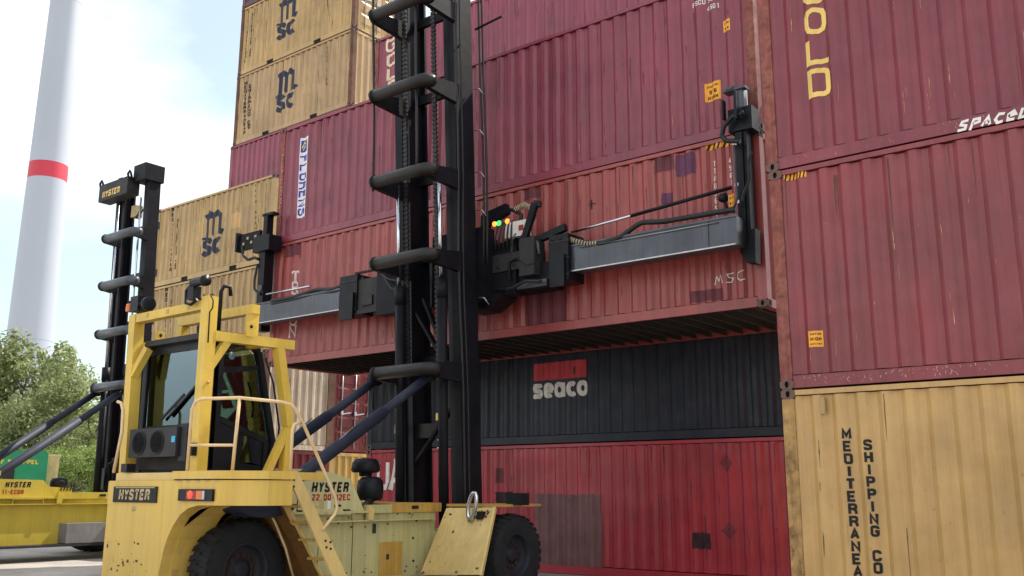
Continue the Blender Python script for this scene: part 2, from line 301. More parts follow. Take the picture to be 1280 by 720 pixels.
def text_bm(txt, size, bold=0., sx=1., align='CENTER', shear=0, pen=None, track=.12):
    bm = bmesh.new(); x = 0; h = size*.70; pen = pen or (.16 if bold < .003 else .24)*h; g = h-pen; n0 = 0
    for c in txt:
        if c == ' ': x += .5*h*sx; continue
        r = _lower(c) if c.islower() else _alpha(c)
        if not r or not r[0]: r = _alpha('O')
        paths, W = r
        if c in "I.'1": W_ = .36; dx = (-.14 if c == 'I' else 0)
        else: W_ = W; dx = 0
        strokes(bm, [[(x+pen/2+(u+dx)*g*sx, -h/2+pen/2+max(-pen/2/g, min(1+pen/2/g, v))*g) for u, v in st] for st in paths], pen)
        x += W_*g*sx+pen+track*h
    w = x-track*h
    for v in bm.verts:
        if align == 'CENTER': v.co.x -= w/2
        v.co.x += shear*v.co.y
    return bm
def bm_rect(w, h):
    bm = bmesh.new(); bm.faces.new([bm.verts.new((x, y, 0)) for x, y in ((-w/2,-h/2),(w/2,-h/2),(w/2,h/2),(-w/2,h/2))]); return bm
def bm_poly(pts):
    bm = bmesh.new(); bm.faces.new([bm.verts.new((x, y, 0)) for x, y in pts]); return bm
def flat_print(bm, name, m, parent, loc, ax='y-', rot=0, off=.003):   # on a flat face: 'y-' faces -Y, 'x+' faces +X
    bmesh.ops.rotate(bm, verts=bm.verts, cent=(0,0,0), matrix=Matrix.Rotation(rot, 3, 'Z'))
    for v in bm.verts:
        u, w = v.co.x, v.co.y
        v.co = (loc[0]+u, loc[1]-off, loc[2]+w) if ax == 'y-' else (loc[0]+off, loc[1]+u, loc[2]+w)
    me = bpy.data.meshes.new(name); bm.to_mesh(me); bm.free(); me.materials.append(M[m]); return put(name, me, parent)

# ------------------------------------------------------------ containers
PITCH_, DEP = .278, .042
POST = .165
def prof(L_):                            # side corrugation break points (u, depth)
    n = round((L_-2*POST)/PITCH_); p = (L_-2*POST)/n; r = [(POST, 0.)]
    for i in range(n):
        a = POST+i*p; r += [(a+.145*p, 0.), (a+.355*p, DEP), (a+.645*p, DEP), (a+.855*p, 0.)]
    return r+[(L_-POST, 0.)]
def depth(pr, u):
    for (a, da), (b, db) in zip(pr, pr[1:]):
        if a <= u <= b: return da+(db-da)*(u-a)/(b-a) if b > a else da
    return 0.
_mc = {}
def shared(key, fn):
    if key not in _mc: _mc[key] = fn()
    return _mc[key]
def mesh_of(b, m):                       # bmesh in an MB to a bare mesh datablock
    bmesh.ops.recalc_face_normals(b.bm, faces=b.bm.faces); me = bpy.data.meshes.new('mesh'); b.bm.to_mesh(me); b.bm.free()
    for x in m: me.materials.append(M[x])
    return me
def corrugated(pts, z0, z1, back, ax):   # pts (u, depth); a closed slab with a corrugated front
    b = MB(); rows = [[], [], [], []]
    def P(u, d, z): return (u, d, z) if ax == 1 else (-d, u, z)
    F0 = [b.bm.verts.new(P(u, .022+d, z0)) for u, d in pts]; F1 = [b.bm.verts.new(P(u, .022+d, z1)) for u, d in pts]
    B0 = [b.bm.verts.new(P(u, back+d, z0)) for u, d in pts]; B1 = [b.bm.verts.new(P(u, back+d, z1)) for u, d in pts]
    for i in range(len(pts)-1):
        for q in ((F0[i], F0[i+1], F1[i+1], F1[i]), (B0[i+1], B0[i], B1[i], B1[i+1]), (F1[i], F1[i+1], B1[i+1], B1[i]), (F0[i+1], F0[i], B0[i], B0[i+1])): b.bm.faces.new(q)
    return b
def casting_bm():                        # corner casting with a real recessed oval in the front and in the +X end
    b = MB(); w, h, d = .178, .118, .162
    def face(F, W_, H_):
        n = 16; ov = [(W_/2+.027*math.cos(t*2*math.pi/n), H_/2+.042*math.sin(t*2*math.pi/n)) for t in range(n)]
        rc = []
        for t in range(n):
            a = t*2*math.pi/n; c, s_ = math.cos(a), math.sin(a); k = min(W_/2/abs(c) if abs(c) > 1e-6 else 9, H_/2/abs(s_) if abs(s_) > 1e-6 else 9); rc.append((W_/2+c*k, H_/2+s_*k))
        V = lambda p, q: b.bm.verts.new(F(p[0], p[1], q))
        A = [V(p, 0) for p in rc]; B = [V(p, 0) for p in ov]; D = [V(p, .035) for p in ov]
        for t in range(n):
            u = (t+1) % n; b.bm.faces.new((A[t], A[u], B[u], B[t])); f = b.bm.faces.new((B[t], B[u], D[u], D[t])); f.material_index = 1
        f = b.bm.faces.new(D); f.material_index = 1
    face(lambda u, v, q: (u, q, v), w, h)
    face(lambda u, v, q: (w-q, u, v), d, h)
    v = b._new([(0,0,0),(w,0,0),(w,d,0),(0,d,0),(0,0,h),(w,0,h),(w,d,h),(0,d,h)], [(0,3,2,1),(4,5,6,7),(3,7,6,2),(0,4,7,3)])
    return b
NZ = 14
def dent(seed, u, z):
    q = noise.noise(Vector((u*1.1, seed*7.3, z*1.3)))*.011+noise.noise(Vector((u*3.1, seed*3.3+9, z*2.7)))*.0055
    return max(-.011, min(.020, q*1.4))
def dented_side(pr, H, seed):
    b = MB(); zs = [.182+(H-.268)*k/NZ for k in range(NZ+1)]; e = lambda u, z: 0 if z in (zs[0], zs[-1]) else dent(seed, u, z)
    F = [[b.bm.verts.new((u, .022+d+e(u, z), z)) for u, d in pr] for z in zs]; B = [[b.bm.verts.new((u, .03+d+.012, z)) for u, d in pr] for z in (zs[0], zs[-1])]
    for k in range(NZ):
        for i in range(len(pr)-1): b.bm.faces.new((F[k][i], F[k][i+1], F[k+1][i+1], F[k+1][i]))
    for i in range(len(pr)-1): b.bm.faces.new((F[0][i+1], F[0][i], B[0][i], B[0][i+1])); b.bm.faces.new((F[NZ][i], F[NZ][i+1], B[1][i+1], B[1][i])); b.bm.faces.new((B[0][i+1], B[0][i], B[1][i], B[1][i+1]))
    return b
_seed = [0]
def container(label, X, Y, z, L_, H, m, group='stacked shipping containers', post=None, end='wall', pockets=False, under=False, rail=None, rowY=None, castm='casting', name='shipping_container'):
    T = thing(name, label, 'container', (X, Y, z), group)
    post = post or m; Dp = 2.438; pr = prof(L_)
    _seed[0] += 1; sdn = _seed[0]; put('side_panel', mesh_of(dented_side(pr, H, sdn), [m]), T)
    e = [(POST, 0.)]; n = 8; p = (Dp-2*POST)/n
    for i in range(n): a = POST+i*p; e += [(a+.13*p, 0), (a+.37*p, .045), (a+.63*p, .045), (a+.87*p, 0)]
    e += [(Dp-POST, 0)]
    if end in ('wall', 'greywall'):
        put('end_panel', shared(('end', H, m), lambda: mesh_of(corrugated(e, .165, H-.10, .03, 0), [m])), T, (L_, 0, 0))
    elif end == 'doors':
        for k in (0, 1):
            def mk():
                b = MB(); w = (Dp-2*POST)/2-.006; b.box(-.06, -.03, 0, w, .12, H-.1)
                zs = [.2+i*(H-.42)/5 for i in range(6)]
                for i in range(5):
                    z0, z1 = zs[i]+.04, zs[i+1]-.04; b._new([(-.03, .07, z0), (-.03, w-.07, z0), (-.03, w-.07, z1), (-.03, .07, z1), (-.012, .11, z0+.05), (-.012, w-.11, z0+.05), (-.012, w-.11, z1-.05), (-.012, .11, z1-.05)], [(0,1,5,4),(1,2,6,5),(2,3,7,6),(3,0,4,7),(4,5,6,7)])
                return mesh_of(b, [m])
            d = put('door', shared(('door', H, m), mk), T, (L_, POST+k*(Dp-2*POST)/2+.003, 0))
            for q in (.25, .78):
                def rod(): return mesh_of(MB().tube([(0, 0, .1), (0, 0, H-.08)], .02, 8), ['steel_edge'])
                put('lock_rod', shared(('rod', H), rod), d, (.015, q, 0))
                put('handle', shared(('hd', 1), lambda: mesh_of(MB().bar((.03,-.02,1.1), (.03,.34,1.16), .02, .035).box(-.005,.03,-.045,.045,1.08,1.2), ['steel_edge'])), d, (.015, q, 0))
    put('side_panel', shared(('back', L_, H, m), lambda: mesh_of(MB().box(POST, L_-POST, -.05, -.025, .165, H-.075), [m])), T, (0, Dp, 0))
    put('end_panel', shared(('lend', H, m), lambda: mesh_of(MB().box(.025, .05, POST, Dp-POST, .165, H-.1), [m])), T)
    put('roof_panel', shared(('roof', L_, H, m), lambda: mesh_of(MB().box(.1, L_-.1, .062, Dp-.062, H-.045, H-.02), [m])), T)
    put('floor_panel', shared(('flr', L_), lambda: mesh_of(MB().box(.1, L_-.1, .07, Dp-.07, .135, .16), ['ply'])), T)
    rl = rail or m
    for y0 in (0, Dp-.06):
        put('top_rail', shared(('tr', L_, rl), lambda: mesh_of(MB().box(.17, L_-.17, .006, .06, -.075, -.012), [rl])), T, (0, y0, H))
        def br():
            b = MB()
            segs = [(.17, L_-.17)]
            if pockets: segs = [(.17, 1.62), (1.98, L_-1.98), (L_-1.62, L_-.17)]
            for a, c in segs: b.box(a, c, .008, .055, .012, .168)
            if pockets:
                for a, c in ((1.62, 1.98), (L_-1.98, L_-1.62)): b.box(a, c, .008, .055, .135, .168)
            return mesh_of(b, [rl])
        put('bottom_rail', shared(('br', L_, rl, pockets), br), T, (0, y0, 0))
    for x0 in (0, L_-.16):
        put('end_rail', shared(('er', rl), lambda: mesh_of(MB().box(.02, .14, .17, Dp-.17, .01, .15), [rl])), T, (x0, 0, 0))
        put('end_rail', shared(('er2', rl), lambda: mesh_of(MB().box(.02, .14, .17, Dp-.17, -.11, -.015), [rl])), T, (x0, 0, H))
    if pockets:
        for a in (1.62, L_-1.98): put('fork_pocket', shared('fp', lambda: mesh_of(MB().box(0, .36, .05, .06, .012, .135).box(0,.36,.06,2.38,.125,.134), ['hole'])), T, (a, 0, 0))
    for ix, x0 in enumerate((0, L_-POST)):
        for y0 in (0, Dp-.16):
            put('corner_post', shared(('cp', H, post), lambda: mesh_of(MB().prism([(.004,.004),(POST-.002,.004),(POST-.002,.05),(.12,.07),(.10,.156),(.004,.156)], 2, .118, H-.118), [post])), T, (x0, y0, 0)) if ix == 0 else \
            put('corner_post', shared(('cq', H, post), lambda: mesh_of(MB().prism([(.002,.004),(POST-.004,.004),(POST-.004,.156),(.065,.156),(.045,.07),(.002,.05)], 2, .118, H-.118), [post])), T, (x0, y0, 0))
        for y0 in (-.002, Dp-.16):
            for z0 in (0, H-.118): put('corner_casting', shared('cast', lambda: mesh_of(casting_bm(), [castm, 'hole'])), T, ((-.002, L_-.176)[ix], y0, z0))
    if under:
        n = 38
        for i in range(n): put('cross_member', shared('cm', lambda: mesh_of(MB().box(0, .045, .06, Dp-.06, .125, .133).box(.018, .023, .06, Dp-.06, .03, .125).box(0, .045, .06, Dp-.06, .022, .030), ['under'])), T, (.3+i*(L_-.6)/(n-1), 0, 0))
    T['L'] = L_; _pr[T.name] = (pr, L_, H, Y, X, z); _sd[T.name] = sdn
    return T
_pr = {}; _sd = {}
def deco(T, bm, name, m, cx, cz, rot=0, off=.004, label=None, world=True, rail=False):
    """paint on the corrugated front; (cx, cz) world position of the centre"""
    pr, L_, H, Y, X, z = _pr[T.name]
    bmesh.ops.rotate(bm, verts=bm.verts, cent=(0,0,0), matrix=Matrix.Rotation(rot, 3, 'Z'))
    for v in bm.verts: v.co = (v.co.x+cx-X, 0, v.co.y+cz-z)
    zs = [.182+(H-.268)*k/NZ for k in range(NZ+1)]; off += .002
    if rail:
        for v in bm.verts: v.co.y = .008-off
    else:
        xs = [v.co.x for v in bm.verts]; lo, hi = min(xs), max(xs)
        for u, d in pr:
            if lo < u < hi: bmesh.ops.bisect_plane(bm, geom=bm.verts[:]+bm.edges[:]+bm.faces[:], plane_co=(u,0,0), plane_no=(1,0,0))
        lo, hi = min(v.co.z for v in bm.verts), max(v.co.z for v in bm.verts)
        for q in zs:
            if lo < q < hi: bmesh.ops.bisect_plane(bm, geom=bm.verts[:]+bm.edges[:]+bm.faces[:], plane_co=(0,0,q), plane_no=(0,0,1))
        def dl(u, w):                     # the same bilinear patch as the panel mesh
            k = max(0, min(NZ-1, int((w-.182)/(H-.268)*NZ+1e-6))); t = (w-zs[k])/(zs[k+1]-zs[k]); sd_ = _sd[T.name]
            i = max(0, min(len(pr)-2, next((j for j in range(len(pr)-1) if pr[j+1][0] >= u-1e-6), 0))); a, b_ = pr[i][0], pr[i+1][0]; f = (u-a)/(b_-a) if b_ > a else 0
            e = lambda j, m_: 0 if m_ in (0, NZ) else dent(sd_, pr[j][0], zs[m_])
            return min(e(i,k), e(i,k)*(1-f)*(1-t)+e(i+1,k)*f*(1-t)+e(i,k+1)*(1-f)*t+e(i+1,k+1)*f*t) if 0 else e(i,k)*(1-f)*(1-t)+e(i+1,k)*f*(1-t)+e(i,k+1)*(1-f)*t+e(i+1,k+1)*f*t
        for v in bm.verts: v.co.y = .022+depth(pr, v.co.x)+dl(v.co.x, v.co.z)-off
    me = bpy.data.meshes.new(name); bm.to_mesh(me); bm.free(); me.materials.append(M[m]); o = put(name, me, T)
    if label: o['label'] = label
    return o
def vtext(T, txt, m, px0, py0, px1, py1, size, sx=1., bold=0., name='lettering', Yp=None):   # letters stacked downwards
    Yp = Yp or _pr[T.name][3]+.04; n = len(txt)
    for i, c in enumerate(txt):
        if c == ' ': continue
        f = i/(n-1) if n > 1 else 0; x, z = at(px0+(px1-px0)*f, py0+(py1-py0)*f, Yp); deco(T, text_bm(c, size, bold, sx), name, m, x, z)
def patch(T, m, px0, py0, px1, py1, name='paint_patch', label=None, off=.003, diamond=False):
    Yp = _pr[T.name][3]+.04; a = at(px0, (py0+py1)/2, Yp); b = at(px1, (py0+py1)/2, Yp); c = at((px0+px1)/2, py0, Yp); d = at((px0+px1)/2, py1, Yp)
    w, h = abs(b[0]-a[0]), abs(c[1]-d[1]); w2, h2 = w/2, h/2; pts = []
    random.seed(int(px0*7+py0))
    if diamond: base = [(-w2,0),(0,-h2),(w2,0),(0,h2)]
    else: base = [(-w2,-h2),(w2,-h2),(w2,h2),(-w2,h2)]
    for i in range(4):
        p, q = base[i], base[(i+1) % 4]
        for k in range(6): t = k/6; pts.append((p[0]+(q[0]-p[0])*t+random.uniform(-.012,.012), p[1]+(q[1]-p[1])*t+random.uniform(-.012,.012)))
    return deco(T, bm_poly(pts), name, m, (a[0]+b[0])/2, (c[1]+d[1])/2, off=off, label=label)
def sticker(T, px, py, w, h, lines, m='sticker'):
    Yp = _pr[T.name][3]+.03; x, z = at(px, py, Yp); s = deco(T, bm_rect(w, h), 'sticker', m, x, z, off=.004); s['label'] = 'orange notice sticker'
    n = len(lines)
    for i, t in enumerate(lines):
        deco(T, text_bm(t, min(h/n*.95, 1.35*w/max(3, len(t))), .003), 'lettering', 'ltr_black', x, z+h*(.5-(i+.55)/n*.92-.03), off=.0055)
def stripes(T, x0, x1, z, top=True):
    pr, L_, H, Y, X, zz = _pr[T.name]; n = 6; w = (x1-x0)/n; h = .09
    deco(T, bm_rect(x1-x0, h), 'hazard_strip', 'sticker', (x0+x1)/2, z, off=.004)
    for i in range(n): deco(T, bm_poly([(-w*.45,-h/2),(-w*.05,-h/2),(w*.35,h/2),(-w*.05,h/2)]), 'hazard_stripe', 'ltr_black', x0+(i+.5)*w, z, off=.0055)
def scratches(T, m, n, seed, zone=None):
    """paint scrapes: thin bare streaks on the rib crests"""
    pr, L_, H, Y, X, z = _pr[T.name]; r = random.Random(seed); bm = bmesh.new()
    cr_ = [(pr[i][0]+pr[i+1][0])/2 for i in range(4, len(pr)-5, 4)]
    for i in range(n):
        u = r.choice(cr_)+r.uniform(-.03,.03); z0 = r.uniform(.25, H-.7); l = r.uniform(.03, .45)**1.3; w = r.uniform(.004, .014); k = 5
        pts = []
        for j in range(k+1): pts.append((u+r.uniform(-.004,.004)-w*.5*(1-abs(2*j/k-1)*.9)*r.uniform(.5,1), z0+l*j/k))
        for j in range(k, -1, -1): pts.append((u+r.uniform(-.004,.004)+w*.5*(1-abs(2*j/k-1)*.9), z0+l*j/k+.001))
        try: bm.faces.new([bm.verts.new((a, b, 0)) for a, b in pts])
        except ValueError: pass
    for v in bm.verts: v.co = (v.co.x, .022+depth(pr, v.co.x)+dent(_sd[T.name], v.co.x, v.co.y)-.005, v.co.y)
    me = bpy.data.meshes.new('scratches'); bm.to_mesh(me); bm.free(); me.materials.append(M[m]); o = put('scratches', me, T); o['kind'] = 'stuff'
M['scrape'] = mat('bare_rust_scrape', (.50,.24,.13), .7, 0, .4, 20, bump=0); M['scrape_d'] = mat('dark_scrape', (.06,.03,.025), .7, 0, .4, 20, bump=0)

def msc_logo(T, cx, cz, s):
    s *= 1.08; cz += .05              # squat slab m over a round sc
    bm = bmesh.new()
    w = .27*s
    strokes(bm, [[(-.62*s,.40*s),(-.42*s,.52*s),(-.42*s,-.62*s)]], w)
    strokes(bm, [[(-.42*s,.30*s),(-.20*s,.50*s),(.02*s,.36*s),(.02*s,-.50*s)]], w)
    strokes(bm, [[(.02*s,.34*s),(.28*s,.52*s),(.50*s,.36*s),(.50*s,-.42*s),(.74*s,-.46*s)]], w)
    strokes(bm, [[(-.84*s,-.62*s),(-.30*s,-.62*s)]], .13*s); strokes(bm, [[(-.08*s,-.50*s),(.16*s,-.50*s)]], .13*s); strokes(bm, [[(.46*s,-.42*s),(.9*s,-.42*s)]], .12*s)
    sp = [(-.02*s-.25*s, -.78*s)]
    c = [(-.12*s,-.86*s),(-.22*s,-.76*s),(-.42*s,-.74*s),(-.58*s,-.84*s),(-.56*s,-.98*s),(-.36*s,-1.08*s),(-.18*s,-1.16*s),(-.16*s,-1.32*s),(-.34*s,-1.42*s),(-.54*s,-1.38*s),(-.66*s,-1.28*s)]
    strokes(bm, [c], .25*s)
    strokes(bm, [arc(.42*s,-1.08*s,.28*s, rad(50), rad(310), 12)], .26*s)
    deco(T, bm, 'logo', 'ltr_navy', cx, cz)

# ground: one sheet to the horizon, rising a hand's width towards the far yard
def gz(x): t = min(1, max(0, (-15-x)/5)); return .13*t*t*(3-2*t)
b = MB(); xs = [-900,-300,-120,-60,-35]+[-25+i*.5 for i in range(25)]+[-12,-6,0,8,25,80,300,900]; ys = [-900,-200,-60,-15,0,5,10,15,20,30,60,200,900]
g = [[b.bm.verts.new((x, y, gz(x))) for x in xs] for y in ys]
for j in range(len(ys)-1):
    for i in range(len(xs)-1): b.bm.faces.new((g[j][i], g[j][i+1], g[j+1][i+1], g[j+1][i]))
M['ground'] = mat('worn_yard_paving', (.40,.36,.33), .85, 0, .22, .6, 0, 0, seed=70, dust=.35, dustcol=(.14,.13,.125), bump=.4, bscale=30)
b.done('ground', 'ground'); tag(bpy.data.objects['ground'], 'worn pale concrete and asphalt yard surface', kind='structure')

HC, ST = 2.896, 2.591
# ---- near stack at the right
XN, YN = -4.834, 11.606
nt1 = container('beige container lettered MEDITERRANEAN SHIPPING CO, bottom of the nearest stack at right', XN+.01, YN, 0, 12.192, HC, 'beige', post='rustpost_b')
nt2 = container('plain maroon container with one orange caution sticker, directly on the beige MEDITERRANEAN one', XN, YN+.01, HC+.004, 12.192, HC-.004, 'maroon3', post='rustpost')
nt3 = container('maroon container with large yellow letters OLD and white graffiti, top of the nearest stack', XN-.03, YN+.015, 2*HC+.004, 12.192, HC-.004, 'maroon', post='rustpost')
vtext(nt1, 'MEDITERRANEAN', 'ltr_black', 1058, 542, 1073.5, 730, .185, 1.05, .005); vtext(nt1, 'SHIPPING CO', 'ltr_black', 1085, 556, 1098, 710, .185, 1.05, .005)
def oletter(T, ch, pts4, w=.068):
    # pts4: four pixel corners TL TR BR BL of the letter on the face
    Yp = YN+.04; P = [Vector(at(*p, Yp)) for p in pts4]; c = sum(P, Vector((0,0)))/4
    wd = ((P[1]-P[0]).length+(P[2]-P[3]).length)/2; ht = ((P[3]-P[0]).length+(P[2]-P[1]).length)/2; a, h = wd/2-w/2, ht/2-w/2; k = .055
    bm = bmesh.new(); rr = _R(-a,a,-h,h,.09)
    if ch == 'O': strokes(bm, [rr], w, True)
    if ch == 'L': strokes(bm, [[(-a,h+w/2),(-a,-h),(a+w/2,-h)]], w)
    if ch == 'D': strokes(bm, [[(-a,-h),(a-k,-h),(a-k*.3,-h+k*.3),(a,-h+k),(a,h-k),(a-k*.3,h-k*.3),(a-k,h),(-a,h)]], w, True)
    if ch == 'G': strokes(bm, [[(a,h-k),(a-k,h),(-a+k,h),(-a,h-k),(-a,-h+k),(-a+k,-h),(a-k,-h),(a,-h+k),(a,0),(.1*a,0)]], w)
    if ch == 'H': strokes(bm, [[(-a,h),(-a,-h)],[(a,h),(a,-h)],[(-a,0),(a,0)]], w)
    deco(T, bm, 'lettering', 'ltr_yellow', c.x, c.y)
oletter(nt3, 'O', ((1003,12),(1031,6),(1033,38),(1006,46))); oletter(nt3, 'L', ((1005,52),(1033,46),(1036,76),(1008,84))); oletter(nt3, 'D', ((1008,88),(1036,82),(1039,116),(1010,124))); oletter(nt3, 'G', ((1001,-30),(1029,-36),(1031,0),(1003,8)))
sticker(nt2, 1019.5, 423.5, .175, .205, ['CAUTION', 'HIGH', 'CONTAINER'])
stripes(nt2, XN+.20, XN+.50, 2*HC-.11)
x, z = at(1236, 151, YN+.01)
bm = bmesh.new(); random.seed(3); q = 0
def glyphs(bm, s, segs, w):
    x = 0
    for g_ in segs: strokes(bm, [[(x+px_*s, py_*s) for px_, py_ in st] for st in g_], w); x += .95*s
    return x
GS = [[(.7,.85),(.2,.8),(.15,.55),(.6,.4),(.6,.1),(0,.08)]],[[(.1,-.1),(.2,.8),(.65,.8),(.7,.5),(.2,.4)]],[[(.05,.05),(.4,.8),(.7,.05)],[(.2,.3),(.6,.3)]],[[(.75,.75),(.3,.8),(.1,.4),(.35,.05),(.75,.12)]],[[(.15,.45),(.7,.5),(.5,.8),(.15,.6),(.2,.1),(.7,.1)]],[[(.2,.9),(.15,.1),(.8,.15)]],[[(.2,.8),(.3,.05)],[(.6,.9),(.2,.4),(.75,.0)]]
wd = glyphs(bm, .135, GS, .032)
for v in bm.verts: v.co.x += v.co.y*.35
for v in bm.verts: v.co.x -= wd/2-.07; v.co.y -= .05
deco(nt3, bm, 'graffiti', 'ltr_white', x+.03, z, rail=True)
x, z = at(1028, 507, YN); MB().box(x-.03, x+.03, -.0, .03, z-.1, z+.1).done('vent_cover', 'beige2', nt1, bevel=.006, off=(-XN-.01, 0.0, 0))
for T_, m_, n_, s_ in ((nt1,'scrape_d',30,1),(nt2,'scrape',60,2),(nt3,'scrape',80,3),(nt1,'scrape',24,5)): scratches(T_, m_, n_, s_)

def rust_runs(T, n, seed, m='rustbrown'):
    pr, L_, H, Y, X, z = _pr[T.name]; r = random.Random(seed); bm = bmesh.new(); tops = [(pr[i][0]+pr[i+1][0])/2 for i in range(0, len(pr)-1, 2)]
    for i in range(n):
        u = r.choice(tops)+r.uniform(-.03,.03); z1 = r.choice((H-.12, H-.12, r.uniform(.6, H-.4))); l = min(z1-.2, r.uniform(.12, 1.1)); w = r.uniform(.003,.010); k = 8; A, B = [], []
        for j in range(k+1):
            t = j/k; q = r.uniform(-.0015,.0015); ww = w*(1-t)**.7*(.7+.5*r.random())+.0006; A.append((u+q-ww, z1-l*t)); B.append((u+q+ww, z1-l*t))
        for j in range(k): bm.faces.new([bm.verts.new((*p, 0)) for p in (A[j], B[j], B[j+1], A[j+1])])
    for v in bm.verts: v.co = (v.co.x, .022+depth(pr, v.co.x)+dent(_sd[T.name], v.co.x, v.co.y)-.0045, v.co.y)
    me = bpy.data.meshes.new('rust_runs'); bm.to_mesh(me); bm.free(); me.materials.append(M[m]); put('rust_runs', me, T)['kind'] = 'stuff'
def rail_scrapes(T, n, seed, m):
    pr, L_, H, Y, X, z = _pr[T.name]; r = random.Random(seed); bm = bmesh.new()
    for i in range(n):
        u, w_, a, l = r.uniform(.3, min(L_-.3, 7)), r.uniform(.03,.15), r.uniform(-.6,.6), r.uniform(.008,.06); t = r.uniform(.0015,.004); dx, dz = math.sin(a)*l, math.cos(a)*l*.8
        dz = min(dz, .165-w_)
        bm.faces.new([bm.verts.new(p) for p in ((u-t,.006,w_),(u+t,.006,w_),(u+dx+t*.3,.006,w_+dz),(u+dx-t*.3,.006,w_+dz))])
    me = bpy.data.meshes.new('rail_scrapes'); bm.to_mesh(me); bm.free(); me.materials.append(M[m]); put('rail_scrapes', me, T)['kind'] = 'stuff'
rail_scrapes(nt2, 160, 3, 'ltr_pink'); rail_scrapes(nt3, 90, 4, 'scrape')

# ---- the two containers held by the lift truck
XC, YC, ZC = -18.025, 13.724, 4.422
tri = container('brick red container lettered TRITON held up by the spreader, lower of the carried pair', XC, YC, ZC, 12.192, HC-.004, 'triton', group='containers held by the lift truck', end='wall', under=True)
flo = container('maroon container with white FLORENS banner directly on the carried TRITON one', XC+.01, YC+.01, ZC+HC, 12.192, HC-.004, 'maroon2', group='containers held by the lift truck', post='rustpost')
SER = dict(T=[[(0,.38),(0,-.38)],[(-.3,.38),(.3,.38)],[(-.3,.40),(-.3,.24)],[(.3,.40),(.3,.24)],[(-.12,-.38),(.12,-.38)]],
 R=[[(-.2,.38),(-.2,-.38)],[(-.3,.38),(.12,.38),(.22,.30),(.22,.10),(.12,.02),(-.2,.02)],[(.02,.02),(.24,-.38),(.34,-.38)],[(-.32,-.38),(-.08,-.38)]],
 I=[[(0,.38),(0,-.38)],[(-.14,.38),(.14,.38)],[(-.14,-.38),(.14,-.38)]],
 O=[arc(0,0,.32,0,6.1,12)+[(.32,0)]],
 N=[[(-.26,-.38),(-.26,.38),(.26,-.38),(.26,.38)],[(-.36,.38),(-.2,.38)],[(.14,.38),(.38,.38)],[(-.38,-.38),(-.14,-.38)]])
for i, c in enumerate('TRITON'):
    x, z = at(369.5-4*i/5, 346+68.5*i/5, YC+.04); bm = bmesh.new(); strokes(bm, [[(u*.30, v*.32) for u, v in st] for st in SER[c]], .042); deco(tri, bm, 'lettering', 'ltr_pink', x, z)
vtext(tri, 'TTNU965381', 'ltr_white', 892.5, 204, 896, 288, .135, .62, .002); vtext(tri, '45G1', 'ltr_white', 911.5, 200, 914, 228, .13, .62, .002)
stripes(tri, at(881, 176, YC)[0], at(921, 168, YC)[0], ZC+HC-.12)
patch(tri, 'patch_p', 845, 192, 869, 219); patch(tri, 'patch_p', 827, 241, 841, 254); patch(tri, 'patch_d', 657, 352, 709, 404, label='dark maroon repainted square'); patch(tri, 'patch_d', 817, 192, 843, 214, off=.0025)
patch(tri, 'patch_d', 374, 304, 376.5, 322); patch(tri, 'patch_d', 357, 306, 375, 320, off=.0022); patch(tri, 'patch_d', 655, 232, 675, 248, off=.0025); patch(tri, 'patch_b', 738, 250, 741, 262); patch(tri, 'patch_b', 735, 254.5, 745, 256)
patch(tri, 'patch_d', 862, 362, 905, 376, off=.0025); sticker(tri, 914, 250, .12, .2, ['2.9', '9.6'])
x, z = at(913, 347, YC+.03); bm = bmesh.new(); wd = glyphs(bm, .20, ([[(0,0),(.15,.7),(.35,.3),(.55,.75),(.75,.05)]], [[(.7,.8),(.2,.7),(.3,.45),(.65,.35),(.5,.05),(.1,.05)]], [[(.7,.85),(.2,.7),(.1,.3),(.4,.05),(.75,.15)]]), .016)
for v in bm.verts: v.co.x -= wd/2; v.co.y -= .08
deco(tri, bm, 'graffiti', 'ltr_white', x, z)
scratches(tri, 'scrape_d', 150, 11); scratches(tri, 'scrape', 60, 12); rail_scrapes(tri, 60, 8, 'ltr_pink')
# FLORENS banner
pf = YC+.03
x0, z0 = at(382, 171, pf); x1, z1 = at(375, 272, pf); xa, zc_ = at(378.5, 221, pf); bh = z0-z1; bw = .285
cx = xa
deco(flo, bm_rect(bw, bh), 'banner', 'white_vinyl', cx, (z0+z1)/2, off=.004, label='white vertical banner')
deco(flo, bm_rect(.22, .30), 'logo', 'ltr_blue', cx, z0-.22, off=.0055)
bm = bmesh.new(); strokes(bm, [[(-.08,-.06),(-.03,.08),(.04,.02),(.09,.09)], [(-.06,-.12),(.0,-.02),(.07,-.06)]], .03); deco(flo, bm, 'logo', 'logo_yel', cx, z0-.20, off=.007)
deco(flo, text_bm('FLORENS', .34, .0, 1.12, pen=.040, track=.16), 'lettering', 'ltr_blue', cx, (z0+z1)/2-.2, rot=-math.pi/2, off=.0055)
sticker(flo, 908, 31.5, .14, .21, ['2.9M', '9 6']); sticker(flo, 891, 114, .29, .33, ['CAUTION', '9\'6', 'HIGH'])
x, z = at(882, 3, pf); deco(flo, text_bm('FSCU 968', .125, .002, .85), 'lettering', 'ltr_white', x-.03, z+.04); x, z = at(890, 8, pf); deco(flo, text_bm('45G1', .125, .002, .8), 'lettering', 'ltr_white', x, z)
scratches(flo, 'scrape_d', 60, 21); scratches(flo, 'scrape', 40, 22)
x, z = at(352.5, 235, YC)
bm = bmesh.new(); random.seed(5)
for k in range(14): 
    yy = (k-7)*.1; strokes(bm, [[(-.03+random.uniform(-.01,.01), yy), (.02+random.uniform(-.02,.02), yy+.04), (-.01, yy+.07)]], .008)
for v in bm.verts: v.co = (v.co.x+.09, -.001, v.co.y+(z-ZC-HC)+.2)
